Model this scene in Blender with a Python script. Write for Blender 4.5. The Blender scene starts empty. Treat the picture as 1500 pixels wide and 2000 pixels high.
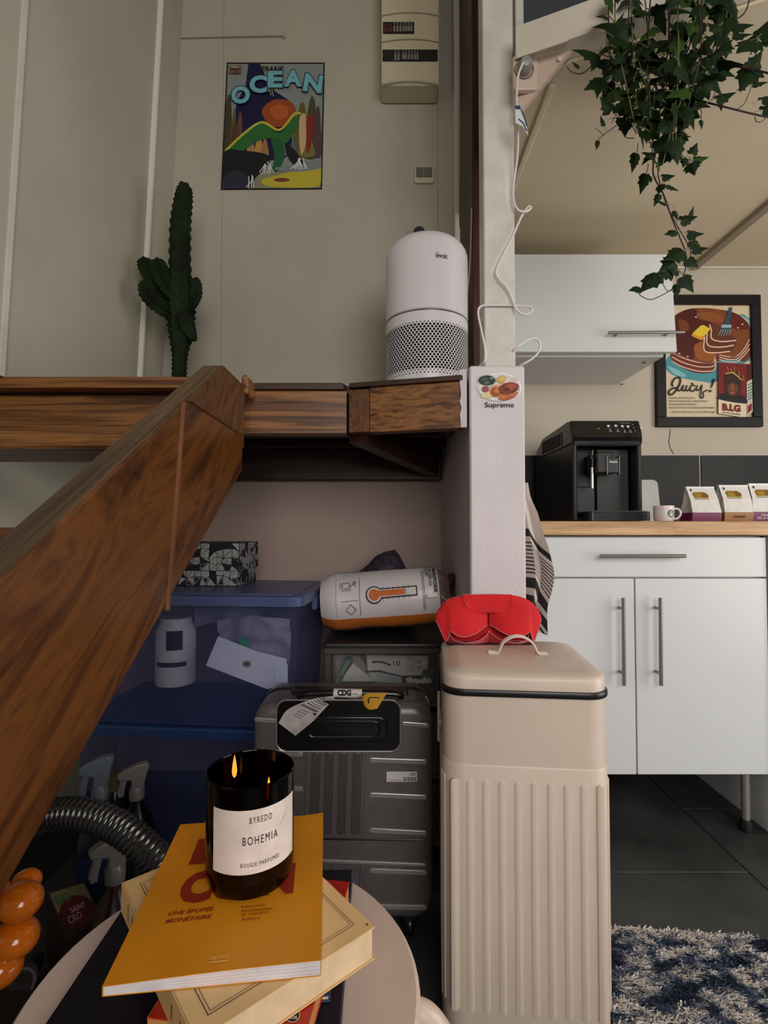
import bpy, math, random
from math import sin, cos, pi, radians, sqrt, atan2
from mathutils import Vector, Matrix, Euler, noise

random.seed(7)
SC = bpy.context.scene
COL = SC.collection

def lin(c):
    c = c / 255.0
    return c / 12.92 if c <= 0.04045 else ((c + 0.055) / 1.055) ** 2.4
def rgb(t):
    return (lin(t[0]), lin(t[1]), lin(t[2]), 1.0)

# ------------------------------------------------------------------ camera, light, exposure
EYE = 0.895
PITCH = math.atan(0.028)
cd = bpy.data.cameras.new('camera'); cam = bpy.data.objects.new('camera', cd); COL.objects.link(cam)
cd.sensor_fit = 'VERTICAL'; cd.sensor_height = 24.0; cd.lens = 12.0      # 1000 px focal length for a 2000 px tall frame
cd.clip_start = 0.02; cd.clip_end = 50
cam.location = (0, 0, EYE); cam.rotation_euler = (pi / 2 + PITCH, 0, 0)
SC.camera = cam

w = bpy.data.worlds.new('world'); SC.world = w; w.use_nodes = True
w.node_tree.nodes['Background'].inputs[0].default_value = (0.95, 0.96, 1.0, 1)
w.node_tree.nodes['Background'].inputs[1].default_value = 0.055

def area(name, loc, target, sx, sy, power, color, spread=pi):
    l = bpy.data.lights.new(name, 'AREA'); l.shape = 'RECTANGLE'; l.size = sx; l.size_y = sy
    l.energy = power; l.color = color; l.spread = spread
    o = bpy.data.objects.new(name, l); COL.objects.link(o); o.location = loc
    o.rotation_euler = (Vector(target) - Vector(loc)).to_track_quat('-Z', 'Y').to_euler()
    return o
area('window_daylight', (0.65, -1.65, 1.65), (0.15, 1.5, 0.9), 1.8, 1.4, 41, (1.0, 0.965, 0.92))
area('side_window_daylight', (2.35, 0.35, 1.0), (0.3, 1.6, 1.35), 1.3, 1.5, 25, (1.0, 0.95, 0.89))

SC.view_settings.view_transform = 'Standard'; SC.view_settings.look = 'None'
SC.view_settings.gamma = 1.0; SC.view_settings.use_curve_mapping = False
SC.view_settings.exposure = 0.22

# ------------------------------------------------------------------ pixel -> point helpers (photograph is 1500 x 2000)
def ray(px, py):
    c = (px - 750) / 1000.0; v = (1000 - py) / 1000.0
    return Vector((c, cos(PITCH) - v * sin(PITCH), sin(PITCH) + v * cos(PITCH)))
def atY(px, py, Y):
    d = ray(px, py); return Vector((0, 0, EYE)) + d * (Y / d.y)
def atZ(px, py, z):
    d = ray(px, py); return Vector((0, 0, EYE)) + d * ((z - EYE) / d.z)
def atX(px, py, X):
    d = ray(px, py); return Vector((0, 0, EYE)) + d * (X / d.x)

# ------------------------------------------------------------------ materials
MATS = {}
def _new(name):
    m = bpy.data.materials.new(name); m.use_nodes = True
    nt = m.node_tree; b = nt.nodes['Principled BSDF']
    return m, nt, b
def setc(b, c): b.inputs['Base Color'].default_value = rgb(c)

def mat(name, c, rough=0.5, metal=0.0, spec=0.5, var=0.0, vscale=8.0, bump=0.0, bscale=60.0, coat=0.0, sheen=0.0):
    if name in MATS: return MATS[name]
    m, nt, b = _new(name); MATS[name] = m
    setc(b, c); b.inputs['Roughness'].default_value = rough; b.inputs['Metallic'].default_value = metal
    b.inputs['Specular IOR Level'].default_value = spec
    if coat: b.inputs['Coat Weight'].default_value = coat
    if sheen: b.inputs['Sheen Weight'].default_value = sheen
    if var or bump:
        tc = nt.nodes.new('ShaderNodeTexCoord')
    if var:
        n = nt.nodes.new('ShaderNodeTexNoise'); n.inputs['Scale'].default_value = vscale; n.inputs['Detail'].default_value = 5
        r = nt.nodes.new('ShaderNodeValToRGB')
        lo = [max(0, x * (1 - var)) for x in c]; hi = [min(255, x * (1 + var)) for x in c]
        r.color_ramp.elements[0].color = rgb(lo); r.color_ramp.elements[1].color = rgb(hi)
        r.color_ramp.elements[0].position = 0.3; r.color_ramp.elements[1].position = 0.7
        nt.links.new(tc.outputs['Object'], n.inputs['Vector']); nt.links.new(n.outputs['Fac'], r.inputs[0])
        nt.links.new(r.outputs[0], b.inputs['Base Color'])
    if bump:
        n2 = nt.nodes.new('ShaderNodeTexNoise'); n2.inputs['Scale'].default_value = bscale; n2.inputs['Detail'].default_value = 4
        bp = nt.nodes.new('ShaderNodeBump'); bp.inputs['Strength'].default_value = bump; bp.inputs['Distance'].default_value = 0.01
        nt.links.new(tc.outputs['Object'], n2.inputs['Vector']); nt.links.new(n2.outputs['Fac'], bp.inputs['Height'])
        nt.links.new(bp.outputs[0], b.inputs['Normal'])
    return m

def wood(name, cols, rot=(0, 0, 0), scale=(1.2, 14, 14), rough=0.4, dist=1.2, nscale=2.2, bump=0.15, spec=0.5):
    """grain runs along local X after rotation"""
    if name in MATS: return MATS[name]
    m, nt, b = _new(name); MATS[name] = m
    tc = nt.nodes.new('ShaderNodeTexCoord'); mp = nt.nodes.new('ShaderNodeMapping')
    mp0 = nt.nodes.new('ShaderNodeMapping'); mp0.inputs['Rotation'].default_value = rot
    mp.inputs['Scale'].default_value = scale
    n = nt.nodes.new('ShaderNodeTexNoise'); n.inputs['Scale'].default_value = nscale; n.inputs['Detail'].default_value = 9
    n.inputs['Roughness'].default_value = 0.62; n.inputs['Distortion'].default_value = dist
    r = nt.nodes.new('ShaderNodeValToRGB')
    el = r.color_ramp.elements
    while len(el) < len(cols): el.new(0.5)
    for i, c in enumerate(cols):
        el[i].position = 0.30 + 0.42 * i / (len(cols) - 1); el[i].color = rgb(c)
    L = nt.links.new
    L(tc.outputs['Object'], mp0.inputs[0]); L(mp0.outputs[0], mp.inputs[0]); L(mp.outputs[0], n.inputs['Vector'])
    L(n.outputs['Fac'], r.inputs[0]); L(r.outputs[0], b.inputs['Base Color'])
    bp = nt.nodes.new('ShaderNodeBump'); bp.inputs['Strength'].default_value = bump; bp.inputs['Distance'].default_value = 0.004
    L(n.outputs['Fac'], bp.inputs['Height']); L(bp.outputs[0], b.inputs['Normal'])
    b.inputs['Roughness'].default_value = rough; b.inputs['Specular IOR Level'].default_value = spec
    return m

def clear(name, tint, alpha_tint, rough=0.1, mix=0.5, coat=(60, 60, 60)):
    """tinted see-through plastic: light passes tinted, the rest scatters from the surface"""
    if name in MATS: return MATS[name]
    m, nt, b = _new(name); MATS[name] = m
    setc(b, coat); b.inputs['Roughness'].default_value = rough
    t = nt.nodes.new('ShaderNodeBsdfTransparent'); t.inputs[0].default_value = rgb(tint)
    mx = nt.nodes.new('ShaderNodeMixShader'); mx.inputs[0].default_value = mix
    nt.links.new(t.outputs[0], mx.inputs[1]); nt.links.new(b.outputs[0], mx.inputs[2])
    nt.links.new(mx.outputs[0], nt.nodes['Material Output'].inputs['Surface'])
    return m
def ink(c, rough=0.55):
    return mat('ink_%d_%d_%d' % tuple(c), c, rough, spec=0.3)

# ------------------------------------------------------------------ mesh builder
def wmat(o):
    M = Matrix.Identity(4)
    while o is not None:
        M = o.matrix_basis @ M; o = o.parent
    return M

class Frame:
    def __init__(s, o, u, v):
        s.o = Vector(o); s.u = Vector(u).normalized(); s.v = Vector(v).normalized(); s.n = s.u.cross(s.v).normalized()
    def p(s, x, y, d=0.0): return s.o + s.u * x + s.v * y + s.n * d

def rrect(w, h, r, n=5, cx=0, cy=0):
    pts = []
    for (sx, sy, a0) in ((1, 1, 0), (-1, 1, pi / 2), (-1, -1, pi), (1, -1, 1.5 * pi)):
        for i in range(n + 1):
            a = a0 + (pi / 2) * i / n
            pts.append((cx + sx * (w / 2 - r) + r * cos(a), cy + sy * (h / 2 - r) + r * sin(a)))
    return pts
def circ(r, n=20, cx=0, cy=0, sx=1, sy=1): return [(cx + r * sx * cos(2 * pi * i / n), cy + r * sy * sin(2 * pi * i / n)) for i in range(n)]
def inset(poly, d):
    n = len(poly); out = []
    ar = sum(poly[i][0] * poly[(i + 1) % n][1] - poly[(i + 1) % n][0] * poly[i][1] for i in range(n))
    sg = 1 if ar > 0 else -1
    for i in range(n):
        p0, p1, p2 = Vector(poly[i - 1]), Vector(poly[i]), Vector(poly[(i + 1) % n])
        e1 = (p1 - p0); e2 = (p2 - p1)
        if e1.length < 1e-9: e1 = e2
        if e2.length < 1e-9: e2 = e1
        e1 = e1.normalized(); e2 = e2.normalized()
        n1 = Vector((-e1.y, e1.x)) * sg; n2 = Vector((-e2.y, e2.x)) * sg
        b = n1 + n2
        b = b / max(0.5, b.length_squared / 2)
        out.append(tuple(p1 + b * d))
    return out
def bez(pts, n=10, closed=False):
    """Catmull-Rom through the points (tuples of any length)"""
    P = [Vector(p) for p in pts]; out = []
    m = len(P); rng = range(m) if closed else range(m - 1)
    for i in rng:
        p1, p2 = P[i], P[(i + 1) % m]
        p0 = P[i - 1] if (closed or i > 0) else p1 * 2 - p2
        p3 = P[(i + 2) % m] if (closed or i + 2 < m) else p2 * 2 - p1
        for k in range(n):
            t = k / n
            out.append(0.5 * ((2 * p1) + (p2 - p0) * t + (2 * p0 - 5 * p1 + 4 * p2 - p3) * t * t + (3 * p1 - p0 - 3 * p2 + p3) * t ** 3))
    if not closed: out.append(P[-1])
    return out

TXT = {}
def text_mesh(s, shear=0.0, bold=0.0, space=1.0):
    k = (s, shear, bold, space)
    if k in TXT: return TXT[k]
    cu = bpy.data.curves.new('t', 'FONT'); cu.body = s; cu.size = 1.0; cu.shear = shear; cu.offset = bold
    cu.resolution_u = 3; cu.space_character = space; cu.fill_mode = 'FRONT'
    ob = bpy.data.objects.new('t', cu); COL.objects.link(ob)
    me = bpy.data.meshes.new_from_object(ob.evaluated_get(bpy.context.evaluated_depsgraph_get()))
    V = [(v.co.x, v.co.y) for v in me.vertices]; F = [tuple(p.vertices) for p in me.polygons]
    bpy.data.objects.remove(ob); bpy.data.curves.remove(cu); bpy.data.meshes.remove(me)
    if V:
        x0 = min(v[0] for v in V); x1 = max(v[0] for v in V); y0 = min(v[1] for v in V); y1 = max(v[1] for v in V)
        V = [((x - x0) / (x1 - x0), (y - y0) / (y1 - y0)) for x, y in V]      # unit box
    TXT[k] = (V, F); return TXT[k]

class MB:
    def __init__(s): s.v = []; s.f = []; s.m = []; s.s = []
    def add(s, V, F, mi=0, sm=False, M=None):
        b = len(s.v)
        s.v += [M @ Vector(p) for p in V] if M is not None else [Vector(p) for p in V]
        for f in F:
            s.f.append(tuple(b + i for i in f)); s.m.append(mi); s.s.append(sm)
        return s
    def box(s, lo, hi, bev=0.0, mi=0, M=None):
        lo = Vector((min(lo[0], hi[0]), min(lo[1], hi[1]), min(lo[2], hi[2]))) if True else lo
        hi = Vector((max(lo[0], hi[0]), max(lo[1], hi[1]), max(lo[2], hi[2])))
        if bev <= 0:
            V = [(x, y, z) for x in (lo.x, hi.x) for y in (lo.y, hi.y) for z in (lo.z, hi.z)]
            F = [(0, 1, 3, 2), (4, 6, 7, 5), (0, 4, 5, 1), (2, 3, 7, 6), (0, 2, 6, 4), (1, 5, 7, 3)]
            return s.add(V, F, mi, False, M)
        b = min(bev, (hi - lo).x * 0.49, (hi - lo).y * 0.49, (hi - lo).z * 0.49)
        V = []; idx = {}
        for ix in (0, 1):
            for iy in (0, 1):
                for iz in (0, 1):
                    c = [(lo, hi)[ix].x, (lo, hi)[iy].y, (lo, hi)[iz].z]; d = [b if i == 0 else -b for i in (ix, iy, iz)]
                    for a in range(3):
                        q = list(c)
                        for k in range(3):
                            if k != a: q[k] += d[k]
                        idx[(ix, iy, iz, a)] = len(V); V.append(q)      # vertex lying on the face normal to axis a
        F = []
        I = idx
        for a, (b1, b2) in enumerate(((1, 2), (2, 0), (0, 1))):
            for e in (0, 1):
                q = []
                for (k1, k2) in ((0, 0), (1, 0), (1, 1), (0, 1)):
                    t = [0, 0, 0]; t[a] = e; t[b1] = k1; t[b2] = k2; q.append(I[(t[0], t[1], t[2], a)])
                F.append(tuple(q if e else q[::-1]))
            for k1 in (0, 1):
                for k2 in (0, 1):
                    t0 = [0, 0, 0]; t0[b1] = k1; t0[b2] = k2; t1 = list(t0); t1[a] = 1
                    q = [I[(*t0, b1)], I[(*t1, b1)], I[(*t1, b2)], I[(*t0, b2)]]
                    F.append(tuple(q if (k1 == k2) else q[::-1]) if False else tuple(q))
        for ix in (0, 1):
            for iy in (0, 1):
                for iz in (0, 1):
                    F.append((I[(ix, iy, iz, 0)], I[(ix, iy, iz, 1)], I[(ix, iy, iz, 2)]))
        return s.add(V, F, mi, False, M)
    def prism(s, poly, fr, h, bev=0.0, seg=1, mi=0, sm=False, both=False, mtop=None, d0=0.0):
        """extrude the polygon (frame coordinates) along the frame normal, edge of the far face rounded"""
        n = len(poly); rings = []
        if both and bev:
            for k in range(seg):
                a = (pi / 2) * k / seg
                rings.append((inset(poly, bev * (1 - sin(a))), d0 + bev * (1 - cos(a))))
            rings.append((poly, d0 + bev))
        else:
            rings.append((poly, d0))
        if bev:
            for k in range(seg + 1):
                a = (pi / 2) * k / seg
                rings.append((inset(poly, bev * (1 - cos(a))) if k else poly, d0 + h - bev + bev * sin(a)))
        else:
            rings.append((poly, d0 + h))
        V = []; F = []
        for P, d in rings: V += [fr.p(x, y, d) for x, y in P]
        for k in range(len(rings) - 1):
            for i in range(n):
                j = (i + 1) % n
                F.append((k * n + i, k * n + j, (k + 1) * n + j, (k + 1) * n + i))
        b = len(s.f)
        s.add(V, F, mi, sm); base = len(s.v) - len(V)
        s.f.append(tuple(base + i for i in range(n))[::-1]); s.m.append(mi); s.s.append(False)
        s.f.append(tuple(base + (len(rings) - 1) * n + i for i in range(n))); s.m.append(mi if mtop is None else mtop); s.s.append(False)
        return s
    def lathe(s, prof, c=(0, 0, 0), n=32, mi=0, sm=True, a0=0.0, a1=2 * pi, M=None):
        full = abs(a1 - a0 - 2 * pi) < 1e-6; k = n if full else n + 1
        V = [(c[0] + r * cos(a0 + (a1 - a0) * i / n), c[1] + r * sin(a0 + (a1 - a0) * i / n), c[2] + z) for r, z in prof for i in range(k)]
        F = []
        for j in range(len(prof) - 1):
            for i in range(n):
                i2 = (i + 1) % k
                F.append((j * k + i, j * k + i2, (j + 1) * k + i2, (j + 1) * k + i))
        return s.add(V, F, mi, sm, M)
    def tube(s, pts, r, n=8, mi=0, sm=True, caps=True, flat=None):
        P = [Vector(p) for p in pts]; m = len(P)
        R = r if isinstance(r, (list, tuple)) else [r] * m
        T = [(P[min(i + 1, m - 1)] - P[max(i - 1, 0)]).normalized() for i in range(m)]
        up = Vector((0, 0, 1)) if abs(T[0].z) < 0.9 else Vector((1, 0, 0))
        u = T[0].cross(up).normalized(); V = []; F = []
        for i in range(m):
            u = (u - T[i] * u.dot(T[i])).normalized(); v = T[i].cross(u)
            for k in range(n):
                a = 2 * pi * k / n
                V.append(P[i] + u * (cos(a) * R[i]) + v * (sin(a) * R[i] * (flat or 1)))
        for i in range(m - 1):
            for k in range(n):
                k2 = (k + 1) % n; F.append((i * n + k, i * n + k2, (i + 1) * n + k2, (i + 1) * n + k))
        if caps: F += [tuple(range(n))[::-1], tuple((m - 1) * n + k for k in range(n))]
        return s.add(V, F, mi, sm)
    def grid(s, fn, nu, nv, mi=0, sm=True, cu=False, mfn=None):
        ku = nu if cu else nu + 1
        V = [fn(i / nu, j / nv) for j in range(nv + 1) for i in range(ku)]
        b = len(s.v); s.v += [Vector(p) for p in V]
        for j in range(nv):
            for i in range(nu):
                i2 = (i + 1) % ku
                s.f.append((b + j * ku + i, b + j * ku + i2, b + (j + 1) * ku + i2, b + (j + 1) * ku + i))
                s.m.append(mfn((i + .5) / nu, (j + .5) / nv) if mfn else mi); s.s.append(sm)
        return s
    def ball(s, c, r, n=16, m=10, mi=0, sc=(1, 1, 1), M=None):
        prof = [(max(1e-5, r * sin(pi * k / m)), -r * cos(pi * k / m)) for k in range(m + 1)]
        V = [(x * sc[0], y * sc[1], z * sc[2]) for (rr, z) in prof for (x, y) in [(rr * cos(2 * pi * i / n), rr * sin(2 * pi * i / n)) for i in range(n)]]
        F = [(j * n + i, j * n + (i + 1) % n, (j + 1) * n + (i + 1) % n, (j + 1) * n + i) for j in range(m) for i in range(n)]
        MM = Matrix.Translation(Vector(c)) @ (M if M is not None else Matrix.Identity(4))
        return s.add(V, F, mi, True, MM)
    def build(s, name, mats, parent=None, label=None, local=False, kind=None):
        me = bpy.data.meshes.new(name)
        V = s.v
        if parent is not None and not local:
            Mi = wmat(parent).inverted(); V = [Mi @ p for p in V]
        me.from_pydata([tuple(p) for p in V], [], s.f)
        if not isinstance(mats, (list, tuple)): mats = [mats]
        for m in mats: me.materials.append(m)
        me.polygons.foreach_set('material_index', s.m); me.polygons.foreach_set('use_smooth', s.s)
        me.update()
        if any(s.s): me.set_sharp_from_angle(angle=radians(38))
        o = bpy.data.objects.new(name, me); COL.objects.link(o)
        if parent is not None: o.parent = parent
        if label: o['label'] = label
        if kind: o['kind'] = kind
        return o

class Print(MB):
    """flat print: coloured shapes laid on a surface; mp(x, y, lift) -> point"""
    def __init__(s, mp, lift=0.0004, step=0.00012):
        super().__init__(); s.mp = mp; s.d = lift; s.step = step; s.inks = []
    def _mi(s, c):
        c = tuple(c)
        if c not in s.inks: s.inks.append(c)
        return s.inks.index(c)
    def _up(s): s.d += s.step; return s.d
    def poly(s, pts, c):
        d = s._up(); s.add([s.mp(x, y, d) for x, y in pts], [tuple(range(len(pts)))], s._mi(c)); return s
    def blob(s, pts, c, n=5): return s.poly([tuple(p) for p in bez(pts, n, True)], c)
    def ell(s, cx, cy, rx, ry, c, n=24, rot=0):
        return s.poly([(cx + rx * cos(a) * cos(rot) - ry * sin(a) * sin(rot), cy + rx * cos(a) * sin(rot) + ry * sin(a) * cos(rot)) for a in [2 * pi * i / n for i in range(n)]], c)
    def rect(s, x0, y0, x1, y1, c): return s.poly([(x0, y0), (x1, y0), (x1, y1), (x0, y1)], c)
    def line(s, pts, wd, c, smooth=0):
        P = [Vector(p[:2]) for p in (bez(pts, smooth) if smooth else pts)]; d = s._up(); V = []; F = []; m = len(P)
        W = wd if isinstance(wd, (list, tuple)) else None
        for i in range(m):
            t = (P[min(i + 1, m - 1)] - P[max(i - 1, 0)])
            t = t.normalized() if t.length > 1e-9 else Vector((1, 0)); n = Vector((-t.y, t.x))
            ww = (W[0] + (W[1] - W[0]) * i / (m - 1)) if W else wd
            V += [s.mp(*(P[i] + n * ww / 2), d), s.mp(*(P[i] - n * ww / 2), d)]
            if i: F.append((2 * i - 2, 2 * i - 1, 2 * i + 1, 2 * i))
        s.add(V, F, s._mi(c)); return s
    def text(s, t, x, y, w, h, c, shear=0.0, bold=0.0, space=1.0, fn=None):
        """text filling the box x..x+w, y..y+h (h may be negative when y runs downward)"""
        V, F = text_mesh(t, shear, bold, space); d = s._up()
        s.add([s.mp(*(fn(x + a * w, y + b * h) if fn else (x + a * w, y + b * h)), d) for a, b in V], F, s._mi(c)); return s
    def done(s, name, parent, label=None): return s.build(name, [ink(c) for c in s.inks], parent, label)

def tag(o, label=None, cat=None, group=None, kind=None):
    if label: o['label'] = label
    if cat: o['category'] = cat
    if group: o['group'] = group
    if kind: o['kind'] = kind
    return o
def thing(name, label, cat, loc=(0, 0, 0), rz=0.0, group=None):
    o = bpy.data.objects.new(name, None); COL.objects.link(o); o.empty_display_size = 0.05
    o.location = loc; o.rotation_euler = (0, 0, rz)
    return tag(o, label, cat, group)
def struct(o, label): return tag(o, label, None, None, 'structure')
def copy_part(o, parent, loc=None):
    c = o.copy(); COL.objects.link(c); c.parent = parent
    if loc is not None: c.location = loc
    return c

# frames facing the camera (-Y), and up
def frontF(o): return Frame(o, (1, 0, 0), (0, 0, 1))          # normal = -Y
def topF(o): return Frame(o, (1, 0, 0), (0, 1, 0))            # normal = +Z
def pxmap(Y):                                                  # print on the vertical plane Y, authored in photograph pixels
    return lambda x, y, d: atY(x, y, Y - d)

# ------------------------------------------------------------------ shared materials
WALL = mat('wall_paint', (176, 170, 154), 0.75, var=0.035, vscale=2.5, bump=0.06, bscale=220)
WALLK = mat('kitchen_wall_paint', (186, 176, 160), 0.75, var=0.03, vscale=2.0, bump=0.05, bscale=200)
CEIL = mat('ceiling_paint', (212, 198, 170), 0.8, var=0.03, vscale=1.6, bump=0.05, bscale=180)
TRIMW = mat('trim_white', (205, 200, 190), 0.55, var=0.03, vscale=12, bump=0.05, bscale=90)
PILLAR = mat('pillar_paint', (214, 205, 208), 0.7, var=0.025, vscale=9, bump=0.12, bscale=140)
MEZZ = mat('mezzanine_grey', (92, 98, 98), 0.8)
GROUT = mat('floor_grout', (22, 23, 24), 0.8)
TILE = mat('floor_tile_slate', (47, 48, 47), 0.5, var=0.28, vscale=5, bump=0.05, bscale=40)
STILE = mat('backsplash_slate', (27, 27, 27), 0.5, spec=0.3, var=0.12, vscale=9)
WHITE = mat('cabinet_white', (208, 210, 210), 0.38, var=0.012, vscale=3)
STEEL = mat('brushed_steel', (150, 148, 146), 0.32, metal=1.0)
CHROME = mat('chrome', (205, 205, 205), 0.14, metal=1.0)
BLACK = mat('black_plastic', (16, 16, 17), 0.35)
BLACKG = mat('black_gloss', (9, 9, 10), 0.12, spec=0.6)
DARKG = mat('dark_grey_plastic', (44, 43, 43), 0.5)
WOOD_S = wood('stringer_wood', [(36, 16, 5), (80, 43, 13), (110, 64, 23), (58, 29, 8)], rot=(radians(-32), 0, 0), scale=(5, 0.9, 6), rough=0.36, dist=3.0, nscale=1.7, bump=0.08)
WOOD_T = wood('stair_edge_wood', [(34, 24, 15), (78, 58, 38), (104, 80, 56), (54, 38, 25)], rot=(radians(-32), 0, 0), scale=(26, 1.0, 26), rough=0.55, dist=0.8, nscale=2.0, bump=0.3)
WOOD_B = wood('beam_wood', [(38, 19, 8), (96, 56, 24), (146, 96, 46), (82, 46, 21)], scale=(0.8, 16, 24), rough=0.42, dist=1.0, nscale=2.4)
WOOD_D = wood('dark_wood', [(22, 9, 4), (56, 27, 11), (74, 38, 18)], scale=(1.0, 10, 14), rough=0.5, dist=1.0)
WOOD_V = wood('plank_wood', [(22, 8, 3), (66, 30, 12), (84, 42, 20)], rot=(0, radians(90), 0), scale=(1.0, 14, 14), rough=0.45)
OAK = wood('worktop_oak', [(150, 112, 74), (190, 150, 106), (208, 172, 130)], scale=(1.6, 10, 26), rough=0.5, dist=1.0, nscale=2.6, bump=0.08)

# ------------------------------------------------------------------ setting
YB = 1.90      # back wall of the raised part
YK = 2.20      # kitchen wall
XL = -0.845    # left wall at platform level
ZP = 1.2675    # platform top
ZC = 2.02      # kitchen ceiling

# floor with large slate tiles
fl = struct(MB().box((-1.2, -1.2, -0.06), (2.4, 2.4, -0.006)).build('floor', GROUT), 'dark slate tiled floor with thin joints')
tm = None
TS = 0.6
for i in range(-3, 2):
    for j in range(-4, 2):
        lo = (0.945 + (i - 0) * TS, 1.35 + j * TS + (0.3 if i >= 0 else 0.0)); 
        if tm is None:
            o = MB().box((0.0015, 0.0015, -0.008), (TS - 0.0015, TS - 0.0015, 0.0), 0.0012).build('floor_tile', TILE, fl, local=True); tm = o
        else: o = copy_part(tm, fl)
        o.location = (lo[0], lo[1], 0)

# back wall: three boards with seams
bw = struct(MB().box((-1.05, YB + 0.012, 0), (0.36, YB + 0.08, 3.05)).build('wall_back', WALL), 'cream painted back wall of the raised level')
xs = [-0.99, atY(432, 600, YB).x, atY(855, 300, YB).x, atY(886, 300, YB).x]
for i in range(3):
    MB().box((xs[i] + 0.0004, YB, ZP), (xs[i + 1] - 0.0004, YB + 0.014, 3.05), 0.0005).build('wall_panel', WALL, bw)
MB().box((-1.04, YB, 0), (0.36, YB + 0.014, ZP - 0.03), 0.002).build('wall_panel', mat('wall_rose', (172, 150, 140), 0.75, var=0.03, vscale=3, bump=0.06, bscale=220), bw)

# left wall, leaning a little
lean = 0.042
SPL = 0.17     # the hull side opens towards the viewer
def lw(y, z, d=0.0): return Vector((XL - SPL * (YB - y) + lean * max(0, z - ZP) + d, y, z))
def lx(y): return XL - SPL * (YB - y) - 0.122
m = MB()
for (y0, y1, dd) in ((-0.6, 1.262, 0.004), (1.268, 1.772, 0.0)):
    V = [lw(y0, ZP, dd), lw(y1, ZP, dd), lw(y1, 3.05, dd), lw(y0, 3.05, dd)]
    V += [p + Vector((-0.05, 0, 0)) for p in V]
    m.add(V, [(0, 1, 2, 3), (4, 7, 6, 5), (0, 4, 5, 1), (1, 5, 6, 2), (2, 6, 7, 3), (3, 7, 4, 0)])
LO = 0.13
V = [lw(y, z, -LO) for z in (0, ZP - .03) for y in (-0.6, YB + .01)]; V += [p + Vector((-.04, 0, 0)) for p in V]
m.add(V, [(0, 1, 3, 2), (4, 6, 7, 5), (0, 4, 5, 1), (1, 5, 7, 3), (3, 7, 6, 2), (2, 6, 4, 0)])
lwall = struct(m.build('wall_left', WALL), 'cream painted left wall with vertical seams')
for (y0, y1, d, nm, mt) in ((1.252, 1.266, 0.008, 'seam_batten', TRIMW), (1.771, 1.779, 0.016, 'corner_bead', mat('bead_white', (226, 222, 212), 0.4)), (1.782, YB, 0.010, 'corner_panel', WALL)):
    V = [lw(y0, ZP, d), lw(y1, ZP, d), lw(y1, 3.05, d), lw(y0, 3.05, d)]
    V += [p + Vector((-0.06, 0, 0)) for p in V]
    MB().add(V, [(0, 1, 2, 3), (4, 7, 6, 5), (0, 4, 5, 1), (1, 5, 6, 2), (2, 6, 7, 3), (3, 7, 4, 0)]).build(nm, mt, lwall)
# ceiling of the raised part, out of the picture, shades the top of the wall
struct(MB().box((-1.1, -0.6, 3.0), (0.30, 2.0, 3.06)).build('ceiling', CEIL), 'ceiling high over the raised level')

# kitchen wall, its backsplash tiles and crack
kw = struct(MB().box((0.26, YK, 0), (2.4, YK + 0.06, ZC + 0.05)).build('wall_kitchen', WALLK), 'cream kitchen wall with a dark tiled backsplash')
jx = atY(1366, 950, YK).x
zt0, zt1 = 0.885, atY(1400, 890, YK).z
tl = None
for i in range(-2, 2):
    MB().box((jx + i * 0.6 + 0.0032, YK - 0.009, zt0), (jx + (i + 1) * 0.6 - 0.0032, YK + 0.001, zt1), 0.0015).build('backsplash_tile', STILE, kw)
MB().box((0.30, YK - 0.0045, zt0), (2.3, YK + 0.001, zt1 + 0.004)).build('tile_joint', mat('joint_grey', (186, 182, 174), 0.8), kw)
MB().tube([atY(x, y, YK - 0.001) for x, y in ((1309, 838), (1308, 852), (1306, 863), (1309, 875), (1316, 887))], 0.0014, 5).build('crack', mat('crack_dark', (70, 60, 50), 0.9), kw, 'thin dark crack below the framed poster')
zb = atY(1400, 519, YK).z
MB().box((0.9, YK - 0.014, zb - 0.016), (2.4, YK + 0.002, zb + 0.010), 0.003).build('wall_batten', TRIMW, kw)
struct(MB().box((0.26, YK + 0.02, ZC + 0.05), (2.4, YK + 0.08, 3.6)).build('wall_mezzanine', MEZZ), 'grey wall of the mezzanine above the kitchen')

# kitchen ceiling = mezzanine deck, closed in front by the white edge beam
b0 = atY(1008, 112, 1.206); b1 = atY(1200, 45, 1.206 / 1.073)
bd = (b1 - b0); bd.z = 0; bd.normalize()
Z0 = b0.z
bn = Vector((-bd.y, bd.x, 0))             # pointing back
zt = atY(1008, 52, 1.206).z
be = b0 + bd * 1.75
poly = [(0.328, 1.262), (be.x, be.y + 0.07), (2.4, be.y + 0.07), (2.4, YK), (0.30, YK), (0.30, 1.335), (0.328, 1.335)]
ce = struct(MB().prism(poly, topF((0, 0, ZC)), 0.05).build('ceiling_kitchen', CEIL), 'cream painted low ceiling over the kitchen')
# battens on the ceiling
MB().box((0.418, 1.27, ZC - 0.007), (0.436, YK - 0.01, ZC + 0.001), 0.003).build('ceiling_batten', CEIL, ce)
MB().box((1.325, 0.9, ZC - 0.014), (1.36, YK - 0.012, ZC + 0.001), 0.003).build('ceiling_batten', mat('batten_grey', (150, 138, 118), 0.7), ce)
# edge beam
BEAMW = mat('beam_cream', (206, 196, 180), 0.6, var=0.03, vscale=7, bump=0.05)
m = MB()
q = [b0, b0 + bd * 1.75, b0 + bd * 1.75 + bn * 0.055, b0 + bn * 0.055]
m.add([Vector((p.x, p.y, Z0)) for p in q] + [Vector((p.x, p.y, zt)) for p in q], [(3, 2, 1, 0), (4, 5, 6, 7), (0, 1, 5, 4), (1, 2, 6, 5), (2, 3, 7, 6), (3, 0, 4, 7)])
bm_ = struct(m.build('trim_1', BEAMW), 'white edge beam of the mezzanine running from the post')
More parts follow.
